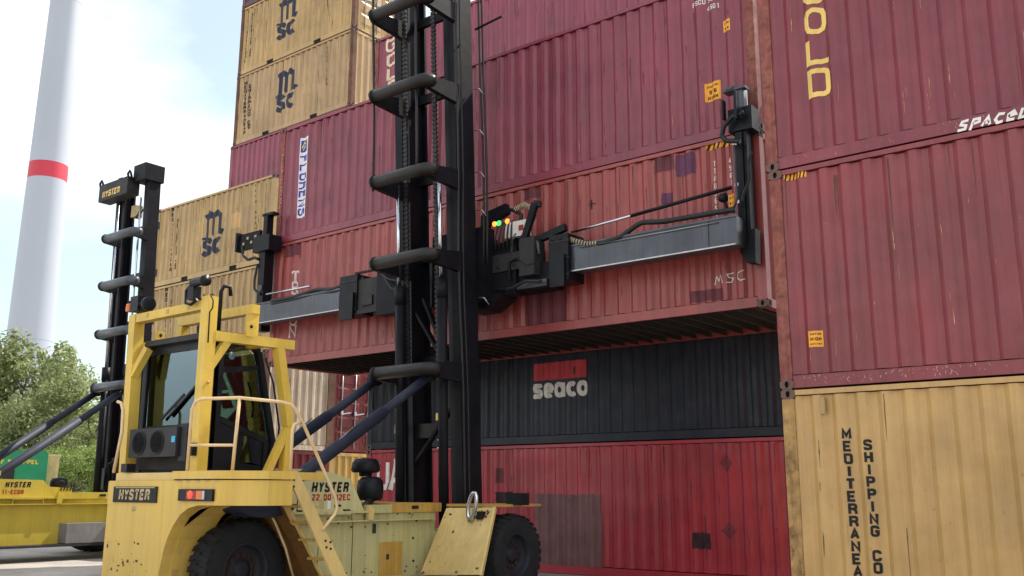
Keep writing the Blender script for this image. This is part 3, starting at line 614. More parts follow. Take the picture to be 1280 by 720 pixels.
me = bpy.data.meshes.new('graffiti'); bm.to_mesh(me); bm.free(); me.materials.append(M['ltr_pink']); put('graffiti', me, flo)

# ---- column behind them: crimson, navy and up
XS, YS = -17.353, 16.275
s1 = container('crimson container with white UA letters and grey patch, on the ground behind the mast', XS, YS, 0, 12.192, ST, 'red')
s2 = container('dark navy container with red block and white seaco lettering, on the crimson one', XS-.01, YS+.01, ST+.004, 12.192, ST, 'navy')
container('maroon container hidden mostly behind the carried TRITON one', XS, YS, 2*ST+.01, 12.192, ST, 'maroon2')
container('maroon container hidden mostly behind the carried FLORENS one', XS, YS+.01, 3*ST+.02, 12.192, HC-.01, 'maroon3')
s5 = container('pinkish maroon container with pale letters GOLD, behind the mast above the carried pair', XS-.22, YS, 3*ST+.02+HC, 12.192, HC-.15, 'gold_maroon', post='rustpost')
# UA
xx, zz = at(486, 594, YS+.04)
bm = bmesh.new(); strokes(bm, [[(-.36,.30),(-.36,-.14),(-.28,-.28),(-.10,-.28),(-.04,-.14),(-.04,.30)]], .13); strokes(bm, [[(.06,-.34),(.22,.32),(.34,.32),(.46,-.34)],[(.16,-.12),(.40,-.12)]], .12)
deco(s1, bm, 'lettering', 'ltr_white', xx, zz)
patch(s1, 'patch_g', 669, 618, 753, 708, label='grey pink repainted patch'); patch(s1, 'patch_b', 866, 666, 888, 686, label='dark sooty square'); patch(s1, 'patch_b', 620, 615, 640, 631)
patch(s1, 'patch_f', 899, 568, 917, 590, diamond=True); patch(s1, 'patch_f', 902, 652, 922, 675, diamond=True); patch(s1, 'patch_d', 620, 585, 630, 604)
scratches(s1, 'scrape_d', 120, 31); scratches(s2, 'scrape_d', 60, 32)
x, z = at(699, 463, YS+.04); deco(s2, bm_rect(1.33, .37), 'logo', 'seacored', x, z, off=.004)
for px_, w_, h_ in ((679,.02,.30),(717,.05,.16)): xx, zz = at(px_, 463, YS+.04); deco(s2, bm_rect(w_, h_), 'logo', 'navy', xx, zz, off=.0055)
x, z = at(699.5, 485, YS+.04); deco(s2, text_bm('seaco', .62, .02, 1.0, pen=.098, track=.04), 'lettering', 'ltr_white', x, z+.02)
# GOLD on s5
for ch, (px_, py_) in zip('GOLD', ((489, 58), (490, 76), (490.5, 93), (491, 110))):
    xx, zz = at(px_, py_-2, YS+.04); bm = bmesh.new(); a, h, k, w = .15, .145, .05, .075
    rr = [(-a+k,-h),(a-k,-h),(a,-h+k),(a,h-k),(a-k,h),(-a+k,h),(-a,h-k),(-a,-h+k)]
    if ch == 'O': strokes(bm, [rr], w, True)
    elif ch == 'L': strokes(bm, [[(-a,h),(-a,-h),(a,-h)]], w)
    elif ch == 'D': strokes(bm, [[(-a,-h),(a-k,-h),(a,-h+k),(a,h-k),(a-k,h),(-a,h)]], w, True)
    else: strokes(bm, [[(a,h-k),(a-k,h),(-a+k,h),(-a,h-k),(-a,-h+k),(-a+k,-h),(a-k,-h),(a,-h+k),(a,0),(0,0)]], w)
    deco(s5, bm, 'lettering', 'ltr_pale', xx, zz)
x, z = at(470, 80, YS); bm = bmesh.new(); strokes(bm, [[(-.05,.7),(.03,.55),(-.04,.45),(.04,.3),(-.03,.1)],[(-.02,-.1),(.05,-.3),(-.04,-.4),(.03,-.6)]], .022)
for v in bm.verts: v.co = (v.co.x+.09, -.001, v.co.y+1.3)
me = bpy.data.meshes.new('graffiti'); bm.to_mesh(me); bm.free(); me.materials.append(M['patch_p']); put('graffiti', me, s5)
scratches(s5, 'scrape_d', 60, 41)
# second row of that block
for k, (zz_, m_, lab) in enumerate(((0,'darkred','dark red'), (ST+.01,'yellow_c','mustard'))): pass

for T_, n_, s_ in ((tri,60,51),(flo,36,52),(s1,50,53),(s2,30,54),(s5,30,55),(nt1,22,56),(nt2,22,57),(nt3,26,58)): rust_runs(T_, n_, s_, 'scrape_d' if T_ in (s2, s1) else 'rustbrown')
# ---- left column, same row: four 20 foot ones
XL, YL, GB = -27.53, 16.27, .13
zl = [GB, 2.72, 5.315, 7.925]
l1 = container('dark red 20 foot container at the bottom of the beige column left of the gap', XL, YL, zl[0], 6.058, ST, 'darkred', pockets=True)
l2 = container('worn grey white container with sunlit ribbed end, second from the ground beside the gap', XL, YL+.01, zl[1], 6.058, ST, 'greyw', post='rustbrown', pockets=True)
l3 = container('beige 20 foot container with MSC logo, third from the ground behind the cab roof frame', XL, YL, zl[2], 6.058, ST, 'beige2', pockets=True)
l4 = container('beige 20 foot container with large MSC logo topping the lower left column', XL-.01, YL, zl[3], 6.058, ST, 'beige2', pockets=True)
# ---- row behind: taller column
XR, YR = -27.27, 18.745
zr = [GB, 2.73, 5.33, 7.93]
r1 = container('mustard yellow 20 foot container low in the gap behind the rusty post', XR-.35, YR, zr[0], 6.058, ST, 'yellow_c')
r2 = container('dark red 20 foot container with its doors and lock rods in the gap', XR-.35, YR, zr[1], 6.058, ST, 'darkred', end='doors', post='rustbrown')
r3 = container('dark red 20 foot container third up in the back row', XR-.35, YR, zr[2], 6.058, ST, 'maroon2')
r4 = container('faded maroon 20 foot container fourth up in the back row', XR-.35, YR, zr[3], 6.058, HC-.06, 'maroon3')
r5 = container('pinkish maroon container directly under the two beige ones at upper left', XR-.1, YR, 10.775, 6.058, ST, 'gold_maroon')
r6 = container('beige container with MSC logo and ribbed end wall, lower of two at upper left', XR, YR, 13.372, 6.058, ST, 'beige3', post='rustbrown', pockets=True)
r7 = container('beige container with MSC logo and doors at its end, upper of two at upper left', XR+.01, YR, 15.985, 6.058, ST, 'beige2', post='rustbrown', end='doors', pockets=True)
r8 = container('dark maroon container on the very top of the upper left column', XR+.02, YR, 18.6, 6.058, ST, 'darkmar')
for k_, T_ in enumerate((r6, r7, l4, l3)): scratches(T_, 'scrape_d', 60, 60+k_); rust_runs(T_, 34, 70+k_)
def p2(T_, px, py): return at(px, py, _pr[T_.name][3]+.04)
msc_logo(r7, *p2(r7, 359, 14), .62); msc_logo(r6, *p2(r6, 358, 104), .62); msc_logo(l4, *p2(l4, 266.5, 282), .60); msc_logo(l3, p2(l4, 266.5, 282)[0], p2(l4, 266.5, 282)[1]-2.61, .60)
for T_, a, b_ in ((r7, (311,15,306,76), (315.5,18,312.5,68)), (r6, (307.5,104,305,165), (312.5,108,311,158)), (l4, (216,262,214,337), (222,276,219.5,334)), (l3, (0,0,0,0), (0,0,0,0))):
    if T_ is l3:
        x, z = p2(l4, 216, 262); x1, z1 = p2(l4, 214, 337); y0, w0 = p2(l4, 222, 276); y1, w1 = p2(l4, 219.5, 334)
        for tx, X0, Z0, X1, Z1 in (('MEDITERRANEAN', x, z, x1, z1), ('SHIPPING CO', y0, w0, y1, w1)):
            for i, c in enumerate(tx):
                if c != ' ': deco(l3, text_bm(c, .19, .006, 1.05), 'lettering', 'ltr_black', X0+(X1-X0)*i/(len(tx)-1), Z0+(Z1-Z0)*i/(len(tx)-1)-2.61)
        continue
    vtext(T_, 'MEDITERRANEAN', 'ltr_black', *a, .18, 1.05, .006); vtext(T_, 'SHIPPING CO', 'ltr_black', *b_, .21, 1.05, .010)
vtext(l4, 'MSCU 6204', 'ltr_black', 320, 232, 319, 285, .10, .8); vtext(r6, 'MSCU 7130', 'ltr_black', 409, 60, 409, 105, .10, .8); vtext(r7, 'MSCU 7', 'ltr_black', 409, 0, 409, 10, .10, .8)
patch(l4, 'beige', 289, 266, 300, 285, off=.002); patch(l4, 'beige3', 304, 258, 316, 280, off=.002)
patch(l2, 'rustbrown', 0,0,0,0) if False else None

# ------------------------------------------------------------ lift trucks
def tyre_mesh():
    b = MB(); r, w = .64, .40
    b.lathe([(-.17,.33),(-.19,.36),(-.20,.45),(-.20,.53),(-.185,.585),(-.15,.612),(.15,.612),(.185,.585),(.20,.53),(.20,.45),(.19,.36),(.17,.33)], (0,0,0), 0, 48)
    n = 30
    for i in range(n):                   # chunky tread bars, alternating halves
        for s_ in (0, 1):
            a = 2*math.pi*(i+.5*s_)/n; c, s2 = math.cos(a), math.sin(a); t = (-s2, c); x0, x1 = ((-.195, .02), (-.02, .195))[s_]; hw = .036
            vs = []
            for rr in (.600, .640):
                for xx, k in ((x0, .05*(1-2*s_)), (x1, 0)):
                    for sg in (-1, 1):
                        rq = rr-(.028 if abs(xx) > .1 and rr > .61 else 0); vs.append((xx, c*rq+t[0]*(sg*hw+k), s2*rq+t[1]*(sg*hw+k)))
            b._new(vs, [(0,1,3,2),(4,6,7,5),(0,2,6,4),(1,5,7,3),(0,4,5,1),(2,3,7,6)])
    for i in range(36):                  # sidewall lettering bead
        pass
    return mesh_of(b, ['rubber'])
def rim_mesh():
    b = MB(); b.lathe([(.165,.345),(.185,.34),(.175,.315),(.10,.30),(.05,.285),(.04,.22),(.04,.12),(.09,.11),(.10,.07),(.10,.001)], (0,0,0), 0, 32); b.lathe([(-.165,.345),(-.16,.30),(-.12,.001)], (0,0,0), 0, 24); return mesh_of(b, ['rim'])
def nut_mesh():
    b = MB()
    for i in range(12): a = i*math.pi/6; c = Vector((.045, .19*math.cos(a), .19*math.sin(a))); b.tube([c, c+Vector((.035,0,0))], .017, 6)
    b.lathe([(.046,.215),(.052,.21),(.052,.165),(.046,.16)], (0,0,0), 0, 24); return mesh_of(b, ['rimrust'])
def gusset(b, x, w, z, yt, yr, h):       # plate joining a bow tube to the rail
    b.prism([(yt-.02,z-.11),(yt-.08,z),(yt-.02,z+.11),(yr,z+h),(yr,z-h*.75)], 0, x-w/2, x+w/2)
CX, CY = -11.6, 12.1
def lift_truck(label, loc, far=False):
    T = thing('lift_truck', label, 'lift truck', loc, 'yellow empty container lift trucks')
    O = (-CX, -CY, 0)
    def D(b, name, m, par=None, bevel=0): return b.done(name, m, par or T, bevel=bevel, off=O)
    mr = lambda x: 2*CX-x
    c_rear, c_hood, c_tank, c_guard, c_och, c_deck = ('far_yel',)*6 if far else ('yel_rear', 'yel_hood', 'yel_tank', 'cream', 'ochre', 'cream')
    # --- counterweight
    b = MB()
    ol = [(-12.27,.33),(-12.27,1.75),(-9.86,1.75),(-9.86,1.455),(-10.22,1.455),(-10.42,1.42),(-10.58,1.34),(-10.72,1.2),(-10.83,1.03),(-10.90,.85),(-10.95,.62),(-10.97,.33)]
    b.prism(ol, 1, 6.88, 7.04)
    b.prism([(-9.86,6.881),(-9.46,7.31),(-9.44,7.66),(-9.53,7.66),(-9.56,7.34),(-9.93,6.95)], 2, 1.455, 1.7495)
    b.prism([(-12.269,6.89),(-13.4,7.50),(-13.75,7.85),(-13.75,7.95),(-13.6,7.95),(-12.269,7.2)], 2, 1.455, 1.748)
    D(b, 'counterweight', c_rear, bevel=.012)
    b = MB(); b.box(-12.1,-11.05,7.045,7.4,.33,1.70); b.box(-12.0,-11.2,7.4,8.1,.5,1.70); D(b, 'counterweight_core', 'ochre')
    b = MB(); b.box(-10.97,-10.93,7.05,7.14,.4,1.4).box(-10.93,-10.87,7.3,7.42,.75,1.25); D(b, 'rib', 'ochre')
    D(MB().prism([(-10.96,.33),(-10.94,.62),(-10.89,.85),(-10.82,1.03),(-10.71,1.2),(-10.57,1.34),(-10.41,1.42),(-10.22,1.45),(-10.2,1.44),(-10.42,1.40),(-10.60,1.31),(-10.75,1.17),(-10.86,1.0),(-10.93,.82),(-10.98,.60),(-11.0,.33)], 1, 7.04, 7.5), 'wheel_arch_liner', c_rear)
    b = MB(); b.prism([(7.3,1.46),(8.3,1.46),(8.2,1.36),(7.9,1.29),(7.6,1.31),(7.4,1.38)], 0, -10.85, -10.1); D(b, 'under_deck_tank', 'navyp', bevel=.03)
    # plate with lettering
    pl = D(MB().box(-12.12,-11.10,6.862,6.878,1.475,1.675), 'name_plate', 'ltr_black', bevel=.008)
    flat_print(text_bm('HYSTER', .20, .006, 1.1, shear=.1), 'lettering', 'ltr_grey', pl, (-11.61-CX, 6.862-CY, 1.575), off=.002)
    flat_print(bm_rect(.92,.012), 'border_line', 'ltr_grey', pl, (-11.61-CX, 6.862-CY, 1.662), off=.002)
    flat_print(text_bm('00', .10, .003, .8), 'lettering', 'ltr_grey', T, (-11.62-CX, 6.88-CY, 1.40), off=.002)
    if not far:                           # chipped paint marks on the rear
        r = random.Random(8); bm = bmesh.new()
        for i in range(26):
            cx, cz, s_ = r.uniform(-12.2,-11.15), r.uniform(.5,1.0), r.choice((.008,.012,.02,.03)); k = 7
            bm.faces.new([bm.verts.new((cx+s_*r.uniform(.5,1.4)*math.cos(6.283*j/k), cz+s_*r.uniform(.3,1.0)*math.sin(6.283*j/k), 0)) for j in range(k)])
        o = flat_print(bm, 'paint_chips', 'rustbrown', T, (-CX, 6.88-CY, 0), off=.002); o['kind'] = 'stuff'
    # tail lights
    for sx in ((1,) if not far else (1,)):
        tl = D(MB().box(-10.60,-9.90,6.845,6.878,1.505,1.645), 'tail_light', 'black2', bevel=.01)
        D(MB().box(-10.42,-10.22,6.838,6.844,1.525,1.625), 'lens', 'lens_red', tl); D(MB().box(-10.215,-10.10,6.838,6.844,1.525,1.625), 'lens', 'amber', tl); D(MB().box(-10.095,-10.05,6.838,6.844,1.525,1.625), 'lens', 'lens_clear', tl)
        D(MB().lathe([(-.006,.0),(-.006,.043),(0,.047)], (-10.34,6.838,1.578), 1, 20), 'lamp', 'red_lamp', tl)
    # deck
    b = MB(); b.prism([(-12.24,6.95),(-10.85,6.95),(-10.85,8.55),(-12.24,8.55)], 2, 1.752, 1.85); D(b, 'rear_deck', c_deck, bevel=.008)
    b = MB(); b.prism([(-10.849,6.90),(-10.75,6.86),(-9.86,6.86),(-9.44,7.29),(-9.42,7.68),(-9.9,7.70),(-9.9,8.55),(-10.849,8.55)], 2, 1.765, 1.862); D(b, 'side_deck', c_rear, bevel=.006)
    b = MB()
    for i in range(5): b.box(-10.72+i*.2,-10.60+i*.2,6.852,6.862,1.752,1.764)
    D(b, 'deck_slots', 'hole')
    b = MB(); b.prism([(-13.7,7.9),(-12.25,7.0),(-12.25,8.55),(-13.7,8.55)], 2, 1.755, 1.845); D(b, 'side_deck', c_rear)
    D(MB().box(-12.0,-11.86,6.87,7.0,1.86,1.97), 'work_lamp', 'black2', bevel=.02)
    # chassis
    b = MB(); b.box(-12.3,-10.9,8.1,11.8,.33,1.30); b.box(-12.9,-10.3,11.75,12.6,.42,1.0); b.box(-12.3,-10.9,11.8,12.95,.28,.42); D(b, 'chassis', c_tank, bevel=.015)
    if not far:
        D(MB().box(-10.898,-10.893,10.55,11.05,.36,.86), 'paint_patch', 'ochre'); D(MB().box(-10.892,-10.888,10.70,10.76,.60,.68), 'bracket', 'dkgrey')
        D(MB().box(-10.897,-10.88,10.40,10.46,1.0,1.14), 'marker_lamp', 'dkgrey')
        for y, z in ((9.6,.62),(11.3,.55),(11.35,1.17),(11.28,.9)): D(MB().lathe([(.0,.02),(.015,.018),(.015,0)], (-10.9,y,z), 0, 8), 'bolt', 'dkgrey')
    else:
        D(MB().box(-10.9,-10.55,10.35,11.45,.36,.78), 'toolbox', 'toolgrey', bevel=.02); D(MB().box(-10.9,-10.5,8.6,12.0,.30,.345), 'side_step', 'dkgrey')
        D(MB().box(-10.899,-10.82,11.55,11.75,.85,1.22).tube([(-10.8,11.6,.95),(-10.75,11.62,.7),(-10.8,11.75,.62),(-10.8,11.72,.85)], .03), 'hydraulic_valve', 'black2')
        for i in range(5): D(MB().bar((-10.895,10.30+i*.07,1.47),(-10.895,10.34+i*.07,1.60),.02,.02), 'vent_slot', 'ltr_black')
    b = MB(); b.box(-10.95,-10.80,8.75,10.3,1.305,1.335); b.box(-10.95,-10.80,8.75,11.7,1.18,1.20); D(b, 'deck_edge', c_tank)
    D(MB().tube([(-10.82,9.25,1.20),(-10.82,9.27,1.30),(-10.82,9.9,1.30),(-10.82,9.92,1.18)], .018), 'grab_rail', c_tank)
    b = MB(); b.box(-12.2,-10.88,10.75,11.85,1.302,1.50) if False else b.box(-12.2,-10.86,10.72,11.9,1.30,1.44); D(b, 'front_deck_box', c_och, bevel=.02)
    D(MB().box(-10.858,-10.85,11.2,11.35,1.35,1.40), 'vent_slot', 'hole'); D(MB().box(-10.95,-10.82,10.25,10.72,1.30,1.42), 'deck_box', c_tank, bevel=.02); D(MB().prism([(10.2,1.30),(10.2,1.20),(10.3,1.20),(10.32,1.36),(10.22,1.42)], 0, -10.84, -10.78), 'bracket', c_guard)
    # hood
    b = MB(); b.prism([(8.55,1.335),(8.55,1.93),(9.0,1.93),(9.55,1.89),(9.93,1.80),(10.22,1.335)] if not far else [(8.55,1.335),(8.55,1.72),(9.9,1.70),(10.05,1.56),(10.55,1.53),(10.6,1.335)], 0, -12.25, -10.9); h = D(b, 'engine_hood', c_hood, bevel=.02)
    D(MB().box(-10.9,-10.895,8.93,8.945,1.34,1.9 if not far else 1.7), 'panel_seam', 'hole')
    if not far:
        flat_print(text_bm('HYSTER', .215, .009, .92, shear=.15), 'lettering', 'ltr_black', h, (-10.9-CX, 9.54-CY, 1.68), ax='x+')
        flat_print(text_bm('22.00-12EC', .135, .004, .98), 'lettering', 'ltr_red', h, (-10.9-CX, 9.56-CY, 1.535), ax='x+')
        flat_print(bm_rect(.10,.12), 'sticker', 'ltr_grey', h, (-10.9-CX, 9.38-CY, 1.43), ax='x+'); flat_print(bm_rect(.06,.12), 'sticker', 'white_vinyl', h, (-10.9-CX, 9.52-CY, 1.43), ax='x+'); flat_print(bm_rect(.04,.16), 'sticker', 'white_vinyl', h, (-10.9-CX, 8.87-CY, 1.70), ax='x+')
        # bracket piece + air cleaner
        c = (-11.25, 10.66)
        b = MB(); b.lathe([(1.48,.0),(1.48,.16),(1.52,.20),(1.66,.21),(1.78,.20),(1.84,.13),(1.85,.0)], (c[0],c[1],0), 2, 24); D(b, 'air_cleaner', 'black2')
        b = MB(); b.lathe([(1.85,.10),(1.91,.10),(1.91,.20),(1.94,.225),(2.06,.215),(2.12,.17),(2.14,.0)], (c[0]-.12,c[1],0), 2, 24); b.lathe([(1.89,.108),(1.90,.108)], (c[0]-.12,c[1],0), 2, 20); D(b, 'air_intake_cap', 'black2')
        D(MB().tube([(c[0]+.1,10.6,1.5),(c[0]+.15,10.45,1.42),(c[0]+.15,10.3,1.32)], .06), 'intake_hose', 'hose')
    else:
        flat_print(text_bm('HYSTER', .17, .006, .85, shear=.15), 'lettering', 'ltr_black', h, (-10.9-CX, 9.38-CY, 1.60), ax='x+'); flat_print(text_bm('11-EC08', .13, .004, .9), 'lettering', 'ltr_red', h, (-10.9-CX, 9.28-CY, 1.45), ax='x+')
        flat_print(bm_rect(.16,.05), 'lettering', 'white_vinyl', T, (-10.9-CX, 10.42-CY, 1.38), ax='x+')
        D(MB().lathe([(1.52,.0),(1.52,.17),(1.66,.19),(1.74,.15),(1.77,.0)], (-11.3,10.45,0), 2, 20), 'air_cleaner', 'black2')
    if not far:
        for y in (9.35, 10.0): D(MB().box(-10.898,-10.894,y-.004,y+.004,.38,1.17), 'panel_seam', 'hole')
        for y in (8.95, 9.8): D(MB().box(-10.9,-10.875,y,y+.12,1.31,1.36), 'hinge', 'dkgrey')
        D(MB().box(-10.9,-10.88,9.62,9.74,1.40,1.43), 'latch', 'black2')
        for y, z in ((8.72,.5),(8.72,.8),(9.9,.45),(10.25,.45),(10.25,1.1),(9.4,1.1),(9.0,.5)): D(MB().lathe([(.0,.014),(.010,.012),(.010,0)], (-10.9,y,z), 0, 8), 'bolt', 'dkgrey')
        r = random.Random(4); bm = bmesh.new()
        for i in range(70):
            cy_, cz_, s_ = r.uniform(8.5,11.6), r.choice((r.uniform(.34,.5), r.uniform(1.1,1.29), r.uniform(.4,1.25))), r.choice((.006,.009,.014,.022)); k = 7
            bm.faces.new([bm.verts.new((cy_-CY+s_*r.uniform(.5,1.8)*math.cos(6.283*j/k), cz_+s_*r.uniform(.3,1.0)*math.sin(6.283*j/k), 0)) for j in range(k)])
        for v in bm.verts: v.co = (-10.9-CX+.002, v.co.x, v.co.y)
        me = bpy.data.meshes.new('paint_chips'); bm.to_mesh(me); bm.free(); me.materials.append(M['rustbrown']); put('paint_chips', me, T)['kind'] = 'stuff'
        bm = bmesh.new()
        for i in range(46):               # chips and scrapes on the sloping guard plate
            u, v_ = r.random(), r.choice((r.uniform(0,.12), r.uniform(.85,1), r.random())); s_ = r.choice((.006,.010,.016,.03)); k = 7; pc = []
            for j in range(k):
                uu = u+s_*r.uniform(.5,1.6)*math.cos(6.283*j/k)/1.2; vv = v_+s_*r.uniform(.3,1)*math.sin(6.283*j/k)/1.1; uu = min(.99, max(.01, uu)); vv = min(.99, max(.01, vv))
                xl = -10.70+.04*vv; xr = -9.47-.19*vv; pc.append((xl+(xr-xl)*uu-CX, 11.25+.55*vv-.004-CY, (.35+.07*uu)+(1.01-.05*uu)*vv))
            bm.faces.new([bm.verts.new(p_) for p_ in pc])
        me = bpy.data.meshes.new('paint_chips'); bm.to_mesh(me); bm.free(); me.materials.append(M['rustbrown']); put('paint_chips', me, T)['kind'] = 'stuff'
        for z in (2.2, 3.0): D(MB().lathe([(0,.02),(.012,.018),(.012,0)], (-10.74,7.25,z), 0, 8), 'bolt', 'ochre')
        for x in (-12.2,-11.7,-11.2): D(MB().box(x-.03,x+.03,7.18,7.187,4.0,4.06), 'weld_tab', 'ochre')
    # front guards and fenders, both sides
    for s_ in (0, 1):
        f = (lambda x: x) if s_ == 0 else mr
        b = MB(); X0b, X1b, X0t, X1t = f(-10.70), f(-9.47), f(-10.66), f(-9.66)
        b._new([(X0b,11.25,.35),(X1b,11.25,.42),(X1t,11.80,1.38),(X0t,11.80,1.36),(X0b,11.29,.34),(X1b,11.29,.41),(X1t,11.84,1.365),(X0t,11.84,1.345)], [(0,1,2,3),(7,6,5,4),(0,4,5,1),(1,5,6,2),(2,6,7,3),(3,7,4,0)]); D(b, 'front_mudguard', c_guard)
        b = MB(); b.bar((X1b,11.27,.40),(X1t,11.82,1.37),.035,.07); D(b, 'guard_lip', c_guard)
        b = MB(); b.box(min(f(-9.72),f(-10.66)),max(f(-9.72),f(-10.66)),11.80,13.1,1.385,1.425) ; D(b, 'fender', c_och if s_ == 0 else c_guard, bevel=.006)
    if not far:
        D(MB().prism([(-9.92,1.20),(-9.80,1.20),(-9.79,1.32),(-9.90,1.32)], 1, 11.66, 11.75), 'mount_hole', 'hole')
        p = Vector((-9.98, 11.66, 1.41)); ring = [(p.x+.075*math.sin(a), p.y-.02, p.z+.20*math.cos(a)) for a in [i*2*math.pi/16 for i in range(16)]]
        ring = [(x+.045*(z-1.4)/.2, y, z) for x, y, z in ring]
        D(MB().tube(ring+[ring[0]], .032, 10), 'lifting_shackle', 'chrome'); D(MB().lathe([(-.03,0),(-.03,.05),(.05,.05)], (p.x-.04, p.y, 1.20), 1, 12), 'shackle_pin', 'steel_edge')
        D(MB().box(-9.85,-9.55,12.35,12.55,1.41,1.60), 'work_lamp', 'black2', bevel=.02)
    # ladder with mudguard on the right
    if not far:
        b = MB(); b._new([(-9.45,7.56,1.86),(-9.45,7.74,1.86),(-9.45,8.72,.40),(-9.45,8.48,.40),(-9.48,7.56,1.86),(-9.48,7.74,1.86),(-9.48,8.72,.40),(-9.48,8.48,.40)], [(0,1,2,3),(7,6,5,4),(0,4,5,1),(1,5,6,2),(2,6,7,3),(3,7,4,0)]); ld = D(b, 'ladder', c_guard)
        D(MB().bar((-9.98,8.0,1.45),(-9.98,8.72,.40),.03,.09,(1,0,0)), 'stringer', c_guard, ld)
        for z in (.52,.76,1.0,1.22,1.42):
            y = 7.66+(1.86-z)*.66; D(MB().box(-9.98,-9.48,y,y+.16,z,z+.03), 'rung', c_och, ld)
        for y, z in ((7.68,1.76),(7.68,1.68),(8.22,1.02),(8.30,1.0),(8.24,.94),(8.31,.92)): D(MB().lathe([(0,.016),(.012,.014),(.012,0)], (-9.45,y,z), 0, 8), 'bolt', 'dkgrey', ld)
        b = MB(); b._new([(-10.9,7.98,1.46),(-9.98,7.98,1.46),(-9.98,8.70,.38),(-10.9,8.70,.38),(-10.9,8.0,1.46),(-9.98,8.0,1.46),(-9.98,8.72,.38),(-10.9,8.72,.38)], [(0,1,2,3),(7,6,5,4),(0,4,5,1),(1,5,6,2),(2,6,7,3),(3,7,4,0)]); D(b, 'rear_mudguard', 'brownp')
        D(MB().tube([(-10.3,7.95,1.44),(-10.28,8.1,1.2),(-10.25,8.25,.9),(-10.3,8.45,.5)], .016), 'cable', 'rail')
        # handrails
        H1 = MB(); H1.tube([(-10.62,6.96,1.86),(-10.61,6.96,2.62),(-10.56,6.97,2.72),(-10.46,6.99,2.75),(-9.92,7.16,2.745),(-9.56,7.52,2.70),(-9.50,7.62,2.675),(-9.49,7.68,2.62),(-9.49,7.80,2.47),(-9.47,8.10,1.98),(-9.46,8.36,1.55),(-9.45,8.39,1.42),(-9.45,8.36,1.34),(-9.45,8.16,1.15)], .021); H1.tube([(-9.92,7.16,2.74),(-9.96,7.15,1.86)], .021); H1.tube([(-10.62,6.96,2.18),(-9.95,7.15,2.17)], .019)
        H1.tube([(-9.50,7.66,1.86),(-9.50,7.66,2.36),(-9.50,7.68,2.43),(-9.49,7.78,2.47)], .021); D(H1, 'handrail', 'rail')
        D(MB().tube([(-12.44,6.99,2.82),(-12.36,7.0,2.80),(-12.30,7.0,2.70),(-12.28,7.0,2.4),(-12.40,7.0,1.86)], .022), 'handrail', 'rail')
    # --- cab
    x0, x1, y0, y1 = -12.56, -10.97, 7.45, 8.35
    b = MB(); prof_ = [(y0,1.87),(y0,3.60),(8.02,3.66),(8.20,3.52),(8.52,2.28),(8.42,1.87)]
    for x in (x0, x1-.07):               # side frames as bars around the openings
        n = len(prof_)
        for i in range(n): p, q = prof_[i], prof_[(i+1) % n]; b.bar((x+.035,p[0],p[1]),(x+.035,q[0],q[1]),.07,.10,(1,0,0))
        b.bar((x+.035,7.58,1.9),(x+.035,7.58,3.6),.075,.12,(1,0,0)); b.bar((x+.036,7.64,3.22),(x+.036,8.22,3.30),.075,.05,(1,0,0)); b.bar((x+.036,7.64,2.56),(x+.036,8.4,2.30),.074,.06,(1,0,0))
        b.prism([(7.62,1.9),(7.62,2.55),(8.0,2.43),(8.05,2.25),(7.98,2.0),(8.40,1.95),(8.40,1.9)], 0, x+.02, x+.05); b.prism([(8.2,2.0),(8.1,2.4),(8.48,2.28),(8.40,1.95)], 0, x+.02, x+.05)
    b.box(x0,x1,y0-.02,y0+.05,3.50,3.64); b.box(x0,x1,y0-.02,y0+.05,1.87,2.5); b.box(x0,x0+.045,y0-.015,y0+.05,2.5,3.5); b.box(x1-.08,x1,y0-.015,y0+.05,2.5,3.5)
    b.box(x0,x1,8.36,8.44,1.87,2.3)
    cab = D(b, 'cab', 'black2', bevel=.008)
    D(MB().prism([(y0-.12,3.62),(y0-.10,3.70),(y0,3.73),(8.0,3.74),(8.18,3.68),(8.24,3.58),(8.05,3.62)], 0, x0-.03, x1+.03), 'cab_roof', 'dkgrey', bevel=.01)
    D(MB().box(x0+.05,x1-.06,y0-.01,y0-.004,2.50,3.52), 'rear_window', 'glass_rear')
    D(MB().prism([(7.62,2.5),(7.64,3.52),(8.0,3.58),(8.15,3.46),(8.46,2.28)], 0, x1-.045, x1-.038), 'side_window', 'glass'); D(MB().prism([(7.62,2.5),(7.64,3.52),(8.0,3.58),(8.15,3.46),(8.46,2.28)], 0, x0+.03, x0+.037), 'side_window', 'glass')
    D(MB().prism([(7.98,2.0),(8.05,2.25),(8.0,2.43),(8.15,2.38),(8.22,2.0)], 0, x1-.045, x1-.038), 'door_window', 'glass')
    b = MB(); b._new([(x0+.07,8.19,3.5),(x1-.07,8.19,3.5),(x1-.07,8.50,2.3),(x0+.07,8.50,2.3)], [(0,1,2,3)]); D(b, 'windscreen', 'glass')
    D(MB().tube([(x1+.03,8.12,3.1),(x1+.05,8.18,3.0),(x1+.05,8.25,2.75),(x1+.03,8.22,2.62)], .014), 'door_handle', 'black2')
    D(MB().tube([(x1+.005,8.30,3.45),(x1+.06,8.42,3.1),(x1+.06,8.56,2.5),(x1+.02,8.58,2.2)], .013), 'grab_handle', 'black2')
    D(MB().lathe([(0,.055),(.004,.055),(.004,0)], (x1+.001,7.75,3.42), 0, 16), 'round_sticker', 'cyan_dull')
    # inside: seat, console, steering column, monitor
    D(MB().box(-11.95,-11.45,7.65,8.0,1.9,2.35).box(-11.95,-11.45,7.58,7.70,2.35,2.95).box(-11.82,-11.58,7.60,7.68,2.95,3.12), 'seat', 'cabin', bevel=.03); D(MB().box(-11.35,-11.15,7.75,8.2,1.9,2.5).box(-12.2,-12.05,7.75,8.2,1.9,2.5), 'armrest_console', 'cabin', bevel=.02)
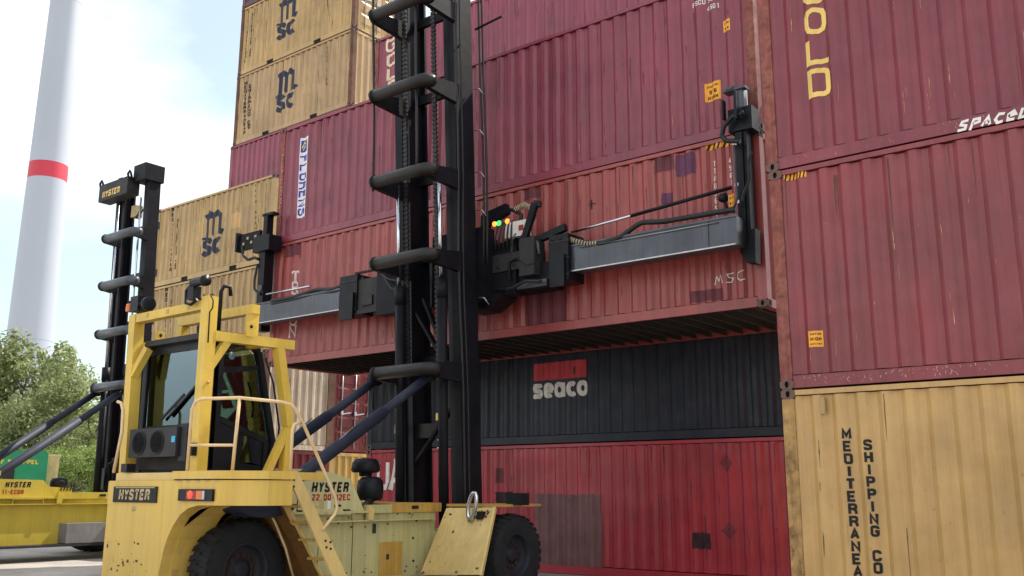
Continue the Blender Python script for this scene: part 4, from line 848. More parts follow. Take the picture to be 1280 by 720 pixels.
    D(MB().tube([(-11.7,8.35,2.0),(-11.7,8.15,2.5)], .04).lathe([(0,.17),(.02,.19),(.04,.17)], (-11.7,8.12,2.5), 2, 20), 'steering_wheel', 'cabin')
    D(MB().box(-12.25,-12.05,8.15,8.19,2.72,2.95), 'monitor', 'dkgrey', bevel=.01); D(MB().box(-12.12,-11.94,8.2,8.22,3.02,3.2), 'notice', 'white_vinyl')
    # wiper, lower panel, air conditioner
    wp = MB(); wp.bar((-11.25,7.42,3.0),(-11.82,7.41,2.62),.03,.03); wp.bar((-11.5,7.41,2.90),(-12.0,7.40,2.58),.02,.035); D(wp, 'wiper', 'black2')
    D(MB().box(x0+.02,x1-.02,7.40,7.44,1.9,2.48), 'rear_panel', 'dkgrey', bevel=.01)
    ac = D(MB().box(-12.28,-11.16,7.12,7.38,2.06,2.44), 'air_conditioner', 'dkgrey', bevel=.02)
    for cx in (-12.03, -11.60):
        D(MB().lathe([(-.008,.165),(-.014,.155),(-.006,.14)], (cx,7.12,2.25), 1, 24), 'fan_ring', 'black2', ac)
        g_ = MB()
        for r_ in (.03,.06,.09,.12): g_.tube([(cx+r_*math.cos(t*math.pi/8), 7.108, 2.25+r_*math.sin(t*math.pi/8)) for t in range(17)], .004, 5, False)
        for t in range(6): a = t*math.pi/6; g_.tube([(cx-.14*math.cos(a),7.11,2.25-.14*math.sin(a)),(cx+.14*math.cos(a),7.11,2.25+.14*math.sin(a))], .004, 5)
        D(g_, 'fan_guard', 'black', ac); D(MB().lathe([(0,0),(0,.138)], (cx,7.116,2.25), 1, 20), 'fan_opening', 'hole', ac)
    D(MB().box(-11.26,-11.18,7.113,7.119,2.24,2.32), 'sticker', 'cyan', ac)
    D(MB().box(-11.15,-10.98,7.16,7.38,2.0,2.48), 'battery_isolator', 'black2', bevel=.02)
    # --- roof guard frame
    w = .155; F = MB()
    for X in (-12.50, -10.82):
        F.bar((X,7.25,1.86),(X-.08*(X < -12) ,7.25,4.14 if X > -12 else 4.08),w,w,(0,1,0))
    F.bar((-12.58,7.25,4.02),(-10.88,7.25,4.03),.13,.12)
    F.bar((-10.80,7.32,3.62),(-10.66,8.52,3.62),.13,.13); F.bar((-12.52,7.32,3.62),(-12.52,8.52,3.62),.13,.13)
    F.bar((-10.66,8.28,3.56),(-10.64,8.50,2.50),.12,.13,(1,0,0)); F.bar((-10.64,8.50,2.52),(-10.64,8.46,1.86),.10,.11,(1,0,0)); F.bar((-10.64,8.48,2.46),(-10.64,8.18,1.86),.10,.08,(1,0,0))
    F.bar((-12.52,8.28,3.56),(-12.52,8.50,1.86),.12,.13,(1,0,0))
    F.bar((-10.80,7.26,3.16),(-10.77,7.52,3.58),.10,.10,(1,0,0)); F.bar((-12.50,7.22,3.20),(-12.3,7.3,3.58),.10,.10,(0,1,0))
    F.bar((-12.72,8.05,4.10),(-10.90,8.05,4.10),.13,.13); F.bar((-12.66,8.05,4.04),(-12.66,8.05,3.56),.13,.13,(0,1,0)); F.bar((-10.98,8.055,4.05),(-10.98,8.055,3.56),.13,.13,(0,1,0)); F.bar((-12.7,8.05,3.6),(-12.45,8.05,3.6),.1,.1); F.bar((-11.05,8.05,3.6),(-10.68,8.05,3.6),.1,.1)
    D(F, 'roof_guard', 'yel_frame', bevel=.01)
    for X, Y in ((-12.35,7.5),(-10.68,7.82)):
        b = MB(); b.prism([(Y-.07,3.66),(Y-.07,3.80)]+[(Y+.07*math.cos(a), 3.80+.07*math.sin(a)) for a in [math.pi-i*math.pi/8 for i in range(1,9)]]+[(Y+.07,3.66)], 0, X-.012, X+.012); lg = D(b, 'lifting_lug', 'yel_frame'); D(MB().lathe([(.0,.026),(.014,.026),(.014,0)], (X,Y,3.80), 0, 14), 'lug_hole', 'hole', lg)
    # lamps and cameras on the frame
    def lamp(x, y, z, s=.11): D(MB().lathe([(-.10,0),(-.10,s*.6),(-.03,s),(.03,s),(.035,s*.9),(.035,0)], (x,y,z), 0, 16), 'work_lamp', 'black2')
    b = MB(); b.box(-12.62,-12.42,7.15,7.30,4.12,4.34); b.box(-12.72,-12.70,7.18,7.28,4.14,4.3); b.tube([(-12.7,7.22,4.2),(-12.35,7.18,4.22)], .03); D(b, 'work_lamp', 'black2', bevel=.02); lamp(-12.22,7.2,4.2,.10)
    D(MB().lathe([(4.14,.045),(4.18,.05),(4.25,.045),(4.27,0)], (-12.72,7.2,0), 2, 14), 'beacon', 'amber')
    b = MB(); b.tube([(-10.95,7.14,4.10),(-11.05,7.12,4.04),(-11.17,7.12,4.07),(-11.18,7.12,4.24),(-11.12,7.12,4.29),(-10.98,7.12,4.31)], .022); b.box(-11.09,-10.96,7.08,7.2,4.10,4.28); D(b, 'camera_bracket', 'black2', bevel=.01)
    D(MB().lathe([(-.12,.0),(-.12,.055),(.10,.055),(.14,.075),(.20,.075),(.20,0)], (-10.90,7.1,4.32), 0, 14), 'work_lamp', 'black2')
    b = MB(); b.tube([(-11.1,7.6,3.7),(-11.1,7.6,4.30),(-11.08,7.63,4.38),(-11.04,7.70,4.37),(-11.04,7.72,4.25)], .028); D(b, 'horn_bracket', 'black2')
    D(MB().tube([(-10.66,7.15,4.12),(-10.60,7.15,4.05),(-10.60,7.15,3.95),(-10.66,7.15,3.9),(-10.68,7.17,3.5)], .01), 'cable', 'hose')
    D(MB().box(-10.86,-10.76,7.10,7.17,2.06,2.22), 'work_lamp', 'black2', bevel=.015); D(MB().box(-10.85,-10.79,7.09,7.098,2.10,2.18), 'lens', 'lens_clear')
    # exhaust stack at the left corner
    ex = D(MB().tube([(-12.84,7.45,1.84),(-12.84,7.45,3.02)], .075, 16).tube([(-12.84,7.45,3.12),(-12.84,7.45,4.05)], .062, 16), 'exhaust_stack', 'brownp'); D(MB().tube([(-12.84,7.45,3.0),(-12.84,7.45,3.14)], .068, 16), 'pipe_band', 'copper', ex)
    # --- wheels
    tm, rm, nm = shared('tyre', tyre_mesh), shared('rim', rim_mesh), shared('nut', nut_mesh)
    for X, Y, s_ in ((-9.83,12.38,1),(-10.26,12.38,1),(mr(-9.83),12.38,-1),(mr(-10.26),12.38,-1),(-10.62,7.80,1),(-12.62,7.80,-1)):
        w_ = put('wheel', tm, T, (X-CX, Y-CY, .64)); w_.name = 'wheel'; w_.rotation_euler = (random.random()*3, 0, 0 if s_ > 0 else math.pi)
        
        put('rim', rm, w_); put('wheel_nuts', nm, w_)
    # --- mast
    tilt = .021 if far else .052
    ra, rb = (11.92, 12.22) if far else (12.42, 12.92)
    def my(z): return -tilt*(z-1.3)
    top = 9.35 if far else 12.2; tubes = (3.90,5.2,6.4,7.6) if far else (3.60,5.52,7.0,8.60,10.15,11.6)
    def rail_(b, xa, xb, ya, yb, z0, z1):
        b._new([(x,y+my(z),z) for z in (z0,z1) for y in (ya,yb) for x in (xa,xb)], [(0,2,3,1),(4,5,7,6),(0,1,5,4),(2,6,7,3),(0,4,6,2),(1,3,7,5)])
    def channel(b, xo, xi, ya, yb, z0, z1, t):       # U profile opening inwards
        rail_(b, min(xo,xo+t), max(xo,xo+t), ya, yb, z0, z1); s_ = sorted((xo+t, xi)); rail_(b, *s_, ya, ya+.05, z0, z1); rail_(b, *s_, yb-.05, yb, z0, z1)
    b = MB(); channel(b, -12.36, -12.18, ra, rb, .30, top, .07); mastL = D(b, 'outer_mast_rail', 'black', bevel=.004)
    b = MB(); channel(b, -10.84, -11.0, ra, rb, .30, top, -.07); D(b, 'outer_mast_rail', 'black', bevel=.004)
    itop = top-.3 if far else top+.25
    b = MB(); channel(b, -12.17, -12.03, ra+.04, rb+.04, 1.0, itop, .05); D(b, 'inner_mast_rail', 'black2'); b = MB(); channel(b, -11.01, -11.13, ra+.04, rb+.04, 1.0, itop, -.05); D(b, 'inner_mast_rail', 'black2')
    for k, z in enumerate(tubes):
        m_ = my(z); yt = 11.52+m_
        yr = ra+m_
        b = MB(); b.tube([(-12.0,yt,z),(-11.98,yt,z),(-10.82,yt,z),(-10.74,yt+.03,z),(-10.70,yt+.10,z),(-10.70,yt+.16,z)], [.085,.11,.11,.11,.11,.11], 18); bow = D(b, 'mast_cross_tube', 'tube' if not far else 'steel')
        for X in (-10.78, -12.02):
            g2 = MB(); g2.prism([(yt-.0,z-.10),(yt+.0,z+.105),(yt+.22,z+.12),(yr-.02,z+.21),(yr-.02,z-.16),(yt+.2,z-.12)], 0, X-.05, X+.05); D(g2, 'gusset', 'black', bow, .015)
        D(MB().box(-12.22,-10.9,ra+.3+m_,ra+.38+m_,z+.24,z+.42), 'mast_crossbar', 'black' if not far else 'steel', bow)
        D(MB().lathe([(-.02,0),(-.02,.12),(.03,.125),(.03,0)], (-12.0,yt,z), 0, 18), 'tube_cap', 'black2', bow)
    if not far:
        b = MB(); b.bar((-12.15,12.5,2.0),(-11.05,12.5,3.2),.05,.10,(0,1,0)); b.bar((-11.05,12.42,3.55),(-11.85,12.42,5.05),.05,.11,(0,1,0)); b.bar((-12.15,12.40,5.0),(-11.15,12.40,3.65),.05,.11,(0,1,0)); D(b, 'mast_brace', 'black')
        D(MB().box(-12.1,-11.05,12.5,12.58,2.55,2.80), 'mast_crossbar', 'tube')
    # lift cylinders with chromed rods, chains
    for X in (-12.0, -10.98):
        zz = 5.2 if not far else 4.4; m_ = my(3)
        cy0 = 12.12 if not far else 11.75
        cyl = D(MB().tube([(X,cy0,.5),(X,cy0+my(zz)+.02,zz)], .085, 16).tube([(X,cy0+my(zz-.3)+.02,zz-.3),(X,cy0+my(zz)+.02,zz+.02)], .10, 16), 'lift_cylinder', 'black')
        D(MB().tube([(X,cy0+my(zz),zz),(X,cy0+my(zz+2),top-.8 if far else zz+1.9)], .024 if far else .034, 14), 'rod', 'chrome', cyl)
        if False: D(MB().tube([(X+.12,cy0+my(3),3),(X+.12,cy0+my(8),top-.8)], .03, 10), 'rod', 'chrome', cyl)
    if not far:
        for X in (-11.90, -11.16):
            b = MB(); z = 3.4
            while z < 11.8:
                b.box(X-.05,X+.05,12.2+my(z),12.24+my(z),z,z+.055); b.box(X-.03,X+.03,12.205+my(z),12.235+my(z),z+.055,z+.085); z += .085
            o = D(b, 'lift_chain', 'tube'); o['kind'] = 'stuff'
        # hoses and rods running up the mast
        for X, Y, r_, z0, z1, nm_ in ((-12.16,11.66,.024,6.9,12.0,'rod'),(-11.02,11.60,.024,7.0,12.0,'rod'),(-10.74,12.35,.022,.9,11.9,'hose'),(-10.74,12.47,.016,.9,11.9,'hose'),(-10.70,12.98,.02,5.6,12,'hose'),(-10.62,12.98,.02,5.6,12,'hose')):
            pts = [(X+.012*math.sin(z*1.7+X), Y+my(z)+.02*math.sin(z*.9+Y), z) for z in [z0+(z1-z0)*i/14 for i in range(15)]]; D(MB().tube(pts, r_, 8), nm_, 'hose' if nm_ == 'hose' else 'tube')
        for z in (5.0,6.6,7.3,8.1,8.9): D(MB().tube([(-10.80,12.9+my(z),z),(-10.68,12.92+my(z),z-.02),(-10.62,12.98+my(z),z-.14)], .012, 6), 'hose_clip', 'steel_edge')
        pa, pb = at(594,37,12.5), at(628,20,12.5); D(MB().bar((pa[0],12.5,pa[1]),(pb[0],12.5,pb[1]),.03,.03), 'sensor_arm', 'black2')
        D(MB().box(-11.12,-11.04,12.0,12.01,2.80,2.92), 'sticker', 'ltr_yellow')
        D(MB().box(-12.30,-12.22,12.2,12.212,2.62,2.78), 'sticker', 'ltr_grey')
    # tilt cylinders
    ty = 11.62; yb = 8.95
    for X, z1_ in ((-10.95, 1.80), (-12.25, 1.80)):
        zt = tubes[0]
        m2 = (X, yb+.62*(ty-yb), z1_+.62*(zt-.12-z1_))
        tc_ = D(MB().tube([(X,yb-.4,z1_-.30),(X,yb,z1_),m2], .095, 16), 'tilt_cylinder', 'navyp'); D(MB().tube([m2,(X,ty,zt-.10)], .075, 14), 'rod', 'navyp', tc_)
        D(MB().tube([(X-.07,ty+.02,zt-.05),(X+.07,ty+.02,zt-.05)], .13, 16), 'clevis', 'black', tc_)
        if not far: D(MB().tube([(X+.02,yb+.2,z1_+.16),(X+.02,yb+1.3,z1_+.98)], .010, 6), 'pipe', 'steel_edge', tc_)
    D(MB().tube([(-12.2,11.5,3.4),(-12.05,11.4,3.0),(-11.9,11.45,2.75),(-12.0,11.6,2.9),(-12.1,11.8,3.3)], .012, 6), 'hose', 'hose')
    if far:
        # mast head: crosshead box with lettering and rails' top caps
        m_ = my(9); b = MB(); b.box(-12.70,-11.35,11.62+m_,11.95+m_,8.70,9.14); hd = D(b, 'mast_head', 'dkgrey', bevel=.03)
        flat_print(text_bm('HYSTER', .24, .006, 1.0, shear=.15), 'lettering', 'ltr_yellow', hd, (-12.1-CX, 11.62+m_-CY, 8.86), off=.003)
        D(MB().box(-11.33,-10.80,11.75+m_,12.28+m_,9.0,9.42), 'mast_cap', 'black', bevel=.09)
        for X in (-12.75,-11.42): D(MB().tube([(X,11.7+m_,9.0),(X,11.65+m_,9.22),(X+.08,11.65+m_,9.28),(X+.14,11.65+m_,9.20),(X+.14,11.7+m_,9.05)], .028), 'lifting_eye', 'black2')
        D(MB().tube([(-11.2,12.0,8.6),(-11.35,11.9,8.3),(-11.6,11.9,8.2),(-11.5,12.0,8.5)], .02), 'hose', 'hose'); D(MB().tube([(-10.95,12.1+my(8),8.4),(-10.98,12.1,4.0)], .014), 'hose', 'ltr_red'); D(MB().box(-11.85,-11.65,11.9,12.1,8.25,8.55), 'sensor', 'ltr_grey')
        D(MB().box(-11.9,-11.2,12.0,12.3,1.4,2.25).tube([(-11.8,11.95,1.5),(-11.8,11.9,2.1),(-11.5,11.92,2.2)], .05).box(-12.4,-12.0,11.9,12.1,1.5,2.0), 'valve_block', 'black2', bevel=.02)
        for z in (2.4,3.0): D(MB().box(-12.2,-11.0,12.5,12.58,z,z+.14), 'mast_crossbar', 'dkgrey')
        D(MB().box(-12.2,-10.9,12.45,12.49,1.75,1.80), 'stripe', 'amber')
    return T
lt = lift_truck('large faded yellow lift truck in the foreground whose black mast holds two containers', (CX, CY, 0))
lift_truck('smaller clean yellow lift truck with lowered black mast, half cut off at the left edge', (CX-10.2, CY+.4, .13), far=True)

# --- spreader (part of the lift truck): carriage, housing, telescopic beams, end arms
def D2(b, name, m, par=None, bevel=0): return b.done(name, m, par or lt, bevel=bevel, off=(-CX, -CY, 0))
sp = D2(MB().box(-13.75,-10.2,13.02,13.30,5.05,5.95).box(-11.95,-10.7,12.72,13.02,4.95,6.3).box(-13.9,-9.5,13.1,13.5,5.1,5.55).box(-13.5,-9.9,13.1,13.48,5.84,6.02), 'spreader_carriage', 'black', bevel=.02)
D2(MB().prism([(-11.25,4.82),(-10.85,4.82),(-10.48,5.02),(-10.42,5.2),(-11.25,5.2)], 1, 12.96, 13.4), 'carriage_skid', 'black2', sp, .03); D2(MB().box(-10.45,-9.55,13.05,13.08,5.12,5.24), 'wear_strip', 'steel', sp)
for xa, xb, xc, xd, nm_ in ((-9.45,-6.02,-9.48,-9.08,'R'), (-17.85,-14.60,-14.87,-14.35,'L')):
    bm_ = MB().box(xa,xb,13.14,13.46,5.32,5.76).box(xa,xb,13.12,13.15,5.30,5.335).box(xa,xb,13.12,13.15,5.745,5.78); be = D2(bm_, 'telescopic_beam', 'steel', sp, .012)
    D2(MB().box(xa+.02,xb-.02,13.114,13.118,5.305,5.325), 'worn_edge', 'steel_edge', be)
    D2(MB().box(xc,xd,13.04,13.52,5.16,5.98), 'beam_collar', 'black2', sp, .05)
    D2(MB().box(xc+.06,xd-.05,12.98,13.05,5.05,5.6), 'beam_collar', 'black2', sp, .03)
# slide rods
D2(MB().box(-14.36,-13.6,13.08,13.4,5.22,5.86).box(-14.2,-13.9,13.04,13.09,5.3,5.5).box(-14.36,-13.7,13.05,13.09,5.14,5.22), 'beam_housing', 'dkgrey', sp, .02)
D2(MB().tube([(-9.1,13.18,6.02),(-7.9,13.18,6.10)], .022), 'slide_rod', 'chrome', sp); D2(MB().tube([(-7.9,13.18,6.10),(-6.1,13.2,6.24)], .03), 'slide_rod', 'black2', sp)
D2(MB().tube([(-17.5,13.18,5.97),(-16.0,13.18,5.96)], .022), 'slide_rod', 'chrome', sp)
D2(MB().box(-14.55,-13.7,13.15,13.2,6.02,6.06).box(-14.5,-14.44,13.15,13.2,5.9,6.03), 'hose_tray', 'black2', sp)
# hose sagging along the beams
def catenary(P, r, m, name='hose'):
    pts = []
    for a, b_ in zip(P, P[1:]):
        for i in range(6): t = i/6; pts.append(tuple(a[k]+(b_[k]-a[k])*t for k in range(3)))
    pts.append(P[-1]); q = [pts[0]]
    for i in range(1, len(pts)-1): q.append(tuple((pts[i-1][k]+2*pts[i][k]+pts[i+1][k])/4 for k in range(3)))
    q.append(pts[-1]); return D2(MB().tube(q, r, 8), name, m, sp)
h = lambda px, py, Y=13.15: (lambda p: (p[0], Y, p[1]))(at(px, py, Y))
catenary([h(340,376), h(365,372), h(395,362), h(415,362), h(440,352), h(456,348)], .045, 'hose'); catenary([h(340,380), h(370,374), h(396,366), h(420,365), h(452,350)], .03, 'hose')
catenary([h(735,304), h(752,304), h(775,297), h(795,282), h(803,278), h(830,277), h(870,270), h(905,264), h(920,262)], .045, 'hose')
catenary([h(698,305), h(700,299), h(707,297), h(715,299), h(735,304), h(752,304)], .04, 'hose')
for P in ([h(645,262), h(655,256), h(664,260), h(668,270), h(662,282), h(648,285), h(642,286)], [h(698,305), h(700,299), h(707,297), h(718,301), h(735,305), h(752,304)]):
    r_ = MB(); path = []
    for a, b_ in zip(P, P[1:]):
        n = 5
        for i in range(n): t = i/n; path.append(Vector(a)*(1-t)+Vector(b_)*t)
    for i in range(0, len(path)-1, 1): r_.tube([path[i], path[i]+(path[i+1]-path[i])*.45], .052, 8)
    D2(r_, 'hose_guard', 'spiral', sp)['kind'] = 'stuff'
    D2(MB().tube(path, .045, 8), 'hose', 'hose', sp)
catenary([h(608,300), h(608,280), h(612,268), h(622,264), h(640,262), h(652,268), h(650,282)], .035, 'hose'); catenary([h(612,300), h(612,276), h(618,270), h(632,268)], .03, 'hose')
random.seed(12)
for k in range(9):
    x_ = 601+k*2.6; catenary([h(x_,300), h(x_+random.uniform(-4,3),325), h(x_+random.uniform(-2,6),342+k%3*3), h(x_+10,350), h(x_+22+random.uniform(-4,8),330)], .020, 'hose')
for k in range(5): catenary([h(690+k*2,345), h(694+k,325), h(702+k*2,308), h(712+k,312), h(712+k*1.5,340)], .022, 'hose')
for k in range(3): catenary([h(476+k*6,372-k*5), h(484+k*3,362), h(492,352), h(500,350)], .016, 'hose')
catenary([h(632,352), h(645,356), h(655,352), h(662,342), h(672,338)], .035, 'tube'); 
# box structure with lamps
D2(MB().box(-10.75,-9.75,12.98,13.3,5.48,5.80).box(-10.05,-9.72,12.92,13.2,5.32,6.0), 'spreader_bracket', 'dkgrey', sp, .015)
D2(MB().bar((-10.05,13.0,5.85),(-9.75,13.0,6.62),.12,.08,(0,1,0)).bar((-9.78,13.0,6.62),(-9.66,13.05,6.60),.10,.1).bar((-10.0,13.15,5.95),(-9.2,13.15,6.12),.1,.12).bar((-10.9,13.15,5.95),(-10.0,13.15,6.12),.1,.10), 'spreader_bracket', 'black2', sp, .01)
bx = D2(MB().box(-10.42,-9.93,12.98,13.12,6.08,6.36), 'control_box', 'whitebox', sp, .015); D2(MB().box(-10.10,-10.0,12.968,12.979,6.17,6.27), 'button', 'lens_red', bx)
D2(MB().tube([h(640,318,13.0), h(640,300,13.0), h(646,292,13.0)], .03).tube([h(664,297,13.0), h(672,304,13.0), h(674,318,13.0)], .03), 'bracket', 'steel', sp)
sl = D2(MB().prism([(-11.0,6.36),(-11.0,6.60),(-10.86,6.66),(-10.42,6.74),(-10.38,6.56),(-10.55,6.50)], 1, 12.98, 13.1), 'signal_lights', 'black2', sp)
for px_, py_, m_ in ((618,280,'amber_lamp'),(623.5,279,'green_lamp'),(634,276.5,'amber_lamp')):
    x_, z_ = at(px_, py_, 12.97); D2(MB().lathe([(-.02,0),(-.02,.04),(.0,.048)], (x_,12.975,z_), 1, 16), 'signal_lamp', m_, sl)
D2(MB().box(-10.85,-10.80,12.9,12.92,5.3,5.5), 'tag', 'white_vinyl', sp); x_, z_ = at(698.5,343,13.03); D2(MB().box(x_-.09,x_+.09,12.99,13.03,z_-.07,z_+.07), 'reflector', 'ltr_pink', sp, .02)
# carriage innards seen between the rails
D2(MB().box(-11.95,-11.3,12.9,13.05,5.9,6.35).tube([(-11.7,12.8,6.2),(-11.4,12.75,6.45),(-11.2,12.85,6.5)], .05).tube([(-11.45,12.7,5.0),(-11.45,12.7,5.35)], .09), 'hydraulic_cylinder', 'black2', sp, .02)
catenary([(-11.9,12.7,5.4),(-11.6,12.6,5.15),(-11.3,12.6,5.2),(-11.1,12.7,5.5)], .02, 'hose')
D2(MB().tube([(-10.3,12.96,5.3),(-10.3,12.96,5.62),(-10.1,12.94,5.66),(-9.9,12.94,5.5),(-9.7,12.92,5.52)], .025), 'pipe', 'tube', sp)
D2(MB().tube([(-10.6,12.9,5.15),(-10.2,12.9,5.12),(-9.9,12.92,5.22),(-9.6,12.96,5.18)], .03), 'hose', 'hose', sp)
for k in range(5): D2(MB().tube([(-10.62+k*.09,12.955,5.9),(-10.62+k*.09,12.955,6.12),(-10.58+k*.08,12.97,6.3),(-10.5+k*.06,13.0,6.4)], .016), 'hose', 'hose', sp)
for x_ in (-10.55,-10.2,-9.95,-9.4,-9.25): D2(MB().lathe([(-.02,0),(-.02,.028),(0,.03)], (x_,12.97 if x_ < -9.7 else 13.04,5.56 if x_ < -9.7 else 5.9), 1, 8), 'bolt', 'tube', sp)
for z_ in (5.25,5.55,5.85): D2(MB().box(-9.50,-9.06,13.028,13.04,z_-.012,z_+.012), 'collar_rib', 'tube', sp); D2(MB().box(-14.88,-14.34,13.028,13.04,z_-.012,z_+.012), 'collar_rib', 'tube', sp)
D2(MB().tube([(-8.9,13.11,5.70),(-6.3,13.11,5.70)], .008), 'weld_line', 'steel_edge', sp); D2(MB().box(-6.5,-6.49,13.125,13.139,5.34,5.74), 'stop_plate', 'steel', sp)
catenary([(-13.6,13.0,5.9),(-13.2,12.9,5.5),(-12.8,12.9,5.35),(-12.4,12.8,5.7)], .025, 'hose'); catenary([(-13.7,13.0,5.95),(-13.3,12.92,5.7),(-12.9,12.9,5.6),(-12.5,12.85,6.0)], .02, 'hose')
# end arms
ar = D2(MB().box(-6.13,-5.93,13.46,13.66,5.25,7.52).box(-6.10,-5.99,13.42,13.47,5.4,7.2), 'side_arm', 'black2', sp, .02)
D2(MB().prism([(-6.12,5.6),(-6.12,5.24),(-6.02,5.08),(-5.88,5.06),(-5.86,5.6)], 1, 13.45, 13.64), 'arm_foot', 'black', ar); D2(MB().box(-6.20,-5.80,13.40,13.68,7.22,7.60).box(-6.22,-6.19,13.22,13.32,7.4,7.72).box(-6.0,-5.96,13.2,13.32,7.35,7.82), 'arm_head', 'black2', ar, .02)
D2(MB().box(-6.10,-5.96,13.46,13.6,7.6,7.93).box(-6.28,-5.90,13.42,13.62,7.93,7.97).box(-6.22,-6.1,13.4,13.6,7.95,8.0), 'twistlock_head', 'steel', ar, .008)
D2(MB().box(-5.93,-5.88,13.44,13.46,7.6,7.88), 'worn_plate', 'steel_edge', ar)
for z_ in (6.95, 6.28, 6.0): D2(MB().box(-6.09,-6.03,13.29,13.30,z_,z_+.05), 'clip', 'white_vinyl', ar)
D2(MB().tube([(-6.06,13.28,6.95),(-6.07,13.28,6.5),(-6.05,13.28,6.1),(-6.12,13.28,5.9)], .018), 'pipe', 'steel', ar)
catenary([h(930,141,13.3), h(915,146,13.28), h(905,158,13.28), h(902,170,13.28), h(908,176,13.28), h(925,177,13.3)], .038, 'hose')
catenary([h(939,190,13.28), h(935,205,13.28), h(937,225,13.28), h(930,240,13.28), h(927,252,13.28)], .022, 'hose')
x_, z_ = at(905,247,13.2); D2(MB().lathe([(-.08,.05),(-.04,.075),(.04,.07),(.06,.0)], (x_,13.2,z_), 0, 12).tube([(x_,13.2,z_-.05),(x_+.05,13.2,z_-.2)], .025), 'sensor', 'black2', sp)
al = D2(MB().box(-18.10,-17.88,13.36,13.62,5.2,7.5), 'side_arm', 'black2', sp, .02)
D2(MB().box(-18.06,-17.92,13.4,13.58,7.45,7.98).box(-18.12,-17.72,13.4,13.58,7.96,8.02), 'twistlock_head', 'black2', al, .008); D2(MB().box(-18.28,-17.68,13.30,13.66,7.08,7.45), 'arm_head', 'black2', al, .02)
D2(MB().box(-18.95,-18.1,13.35,13.42,7.22,7.62).box(-18.95,-18.88,13.28,13.5,7.2,7.66), 'lamp_bracket', 'black', al, .01)
for k in range(4): D2(MB().box(-18.75+k*.15,-18.68+k*.15,13.34,13.349,7.34+.12*(k%2),7.40+.12*(k%2)), 'bracket_slot', 'ltr_grey', al)
catenary([h(303,308,13.34), h(304,320,13.34), h(310,325,13.34), h(318,322,13.34), h(323,324,13.34)], .035, 'hose'); catenary([h(322,330,13.34), h(318,350,13.34), h(318,362,13.34), h(326,368,13.34)], .03, 'hose')
D2(MB().lathe([(-.02,.08),(-.02,.05),(0,0)], (-17.98,13.36,6.2), 1, 14), 'hose_coupling', 'steel', al)

# ------------------------------------------------------------ wind turbine
d = cf+cr*((51-640)/FPX)+cu*((360-300)/FPX); k = 150/math.hypot(d.x, d.y); tx, ty_ = d.x*k, d.y*k
t = thing('wind_turbine', 'tall white wind turbine tower with one red band, rising behind the trees at left', 'wind turbine', (tx, ty_, 0))
s0 = FPX; 
b = MB(); Z = [0, 45.2, 49.0, 118]
def tr_(z): return 3.36-z*.0150
for nm_, za, zb, m_ in (('tower', 0, 22, 'pole'), ('tower', 22.03, 45.72, 'pole'), ('red_band', 45.72, 48.15, 'band'), ('tower', 48.15, 74, 'pole'), ('tower', 74.03, 118, 'pole')): MB().lathe([(za,tr_(za)),(zb,tr_(zb))], (0,0,0), 2, 64).done(nm_, m_, t)
MB().box(-2,2,-3,7,118,122).done('nacelle', 'pole', t, bevel=.5)
# ------------------------------------------------------------ trees
def tree_meshes(seed, hh, wr, m):
    r = random.Random(seed); tb = MB(); cb = bmesh.new(); clumps = []
    def limb(p, d, l, rad_, lev):
        pts = [p]; q = p
        for i in range(4): d = (d+Vector((r.uniform(-.25,.25), r.uniform(-.25,.25), r.uniform(-.05,.15)))).normalized(); q = q+d*l/4; pts.append(q)
        tb.tube(pts, [rad_*(1-.15*i) for i in range(5)], 6 if lev else 9)
        if lev >= 2: clumps.append(q); return
        for k in range(5 if lev == 0 else 4):
            a = r.uniform(0, 6.283); t_ = r.uniform(.35, 1); pp = pts[0].lerp(pts[-1], t_); limb(pp, Vector((math.cos(a), math.sin(a), r.uniform(.2, 1.1))).normalized(), l*r.uniform(.5,.75), rad_*.45, lev+1)
    limb(Vector((0,0,0)), Vector((0,0,1)), hh*.55, .035*hh, 0)
    # crown: overlapping leafy lobes of uneven size
    lobes = [(Vector((0,0,hh*.55)), wr*.55)]
    for i in range(34):
        a = r.uniform(0, 6.283); z = hh*r.uniform(.12, .93); rr = wr*(math.sin(min(1, (z/hh)*.9+.15)*math.pi)**.6)*r.uniform(.45, .95)
        lobes.append((Vector((rr*math.cos(a), rr*math.sin(a), z)), wr*r.uniform(.16,.33)))
    for c, rd in lobes:
        n = int(520*(rd/(wr*.25))**2*.9)
        n = min(n, 1500)
        for i in range(n):
            v = Vector((r.gauss(0,1), r.gauss(0,1), r.gauss(0,1))).normalized(); q = c+v*rd*(r.uniform(.5,1.12))
            if noise.noise(q*1.1+Vector((seed,0,0))) < -.18: continue
            s_ = r.uniform(.05,.12)*hh/8; nn = (v+Vector((r.uniform(-.9,.9), r.uniform(-.9,.9), r.uniform(-.5,.9)))).normalized(); a = nn.orthogonal().normalized(); b_ = nn.cross(a); an = r.uniform(0,6.283); a, b_ = a*math.cos(an)+b_*math.sin(an), b_*math.cos(an)-a*math.sin(an)
            vs_ = [cb.verts.new(q+a*s_*1.7), cb.verts.new(q+b_*s_*.6+nn*s_*.2), cb.verts.new(q-a*s_*1.3), cb.verts.new(q-b_*s_*.6)]
            cb.faces.new(vs_)
    me1 = mesh_of(tb, ['bark']); me2 = bpy.data.meshes.new('crown'); cb.to_mesh(me2); cb.free(); me2.materials.append(M[m]); return me1, me2
tmz = [tree_meshes(3, 10.5, 4.2, 'leaf'), tree_meshes(9, 8.5, 3.6, 'leaf'), tree_meshes(21, 3.4, 2.0, 'leaf2')]
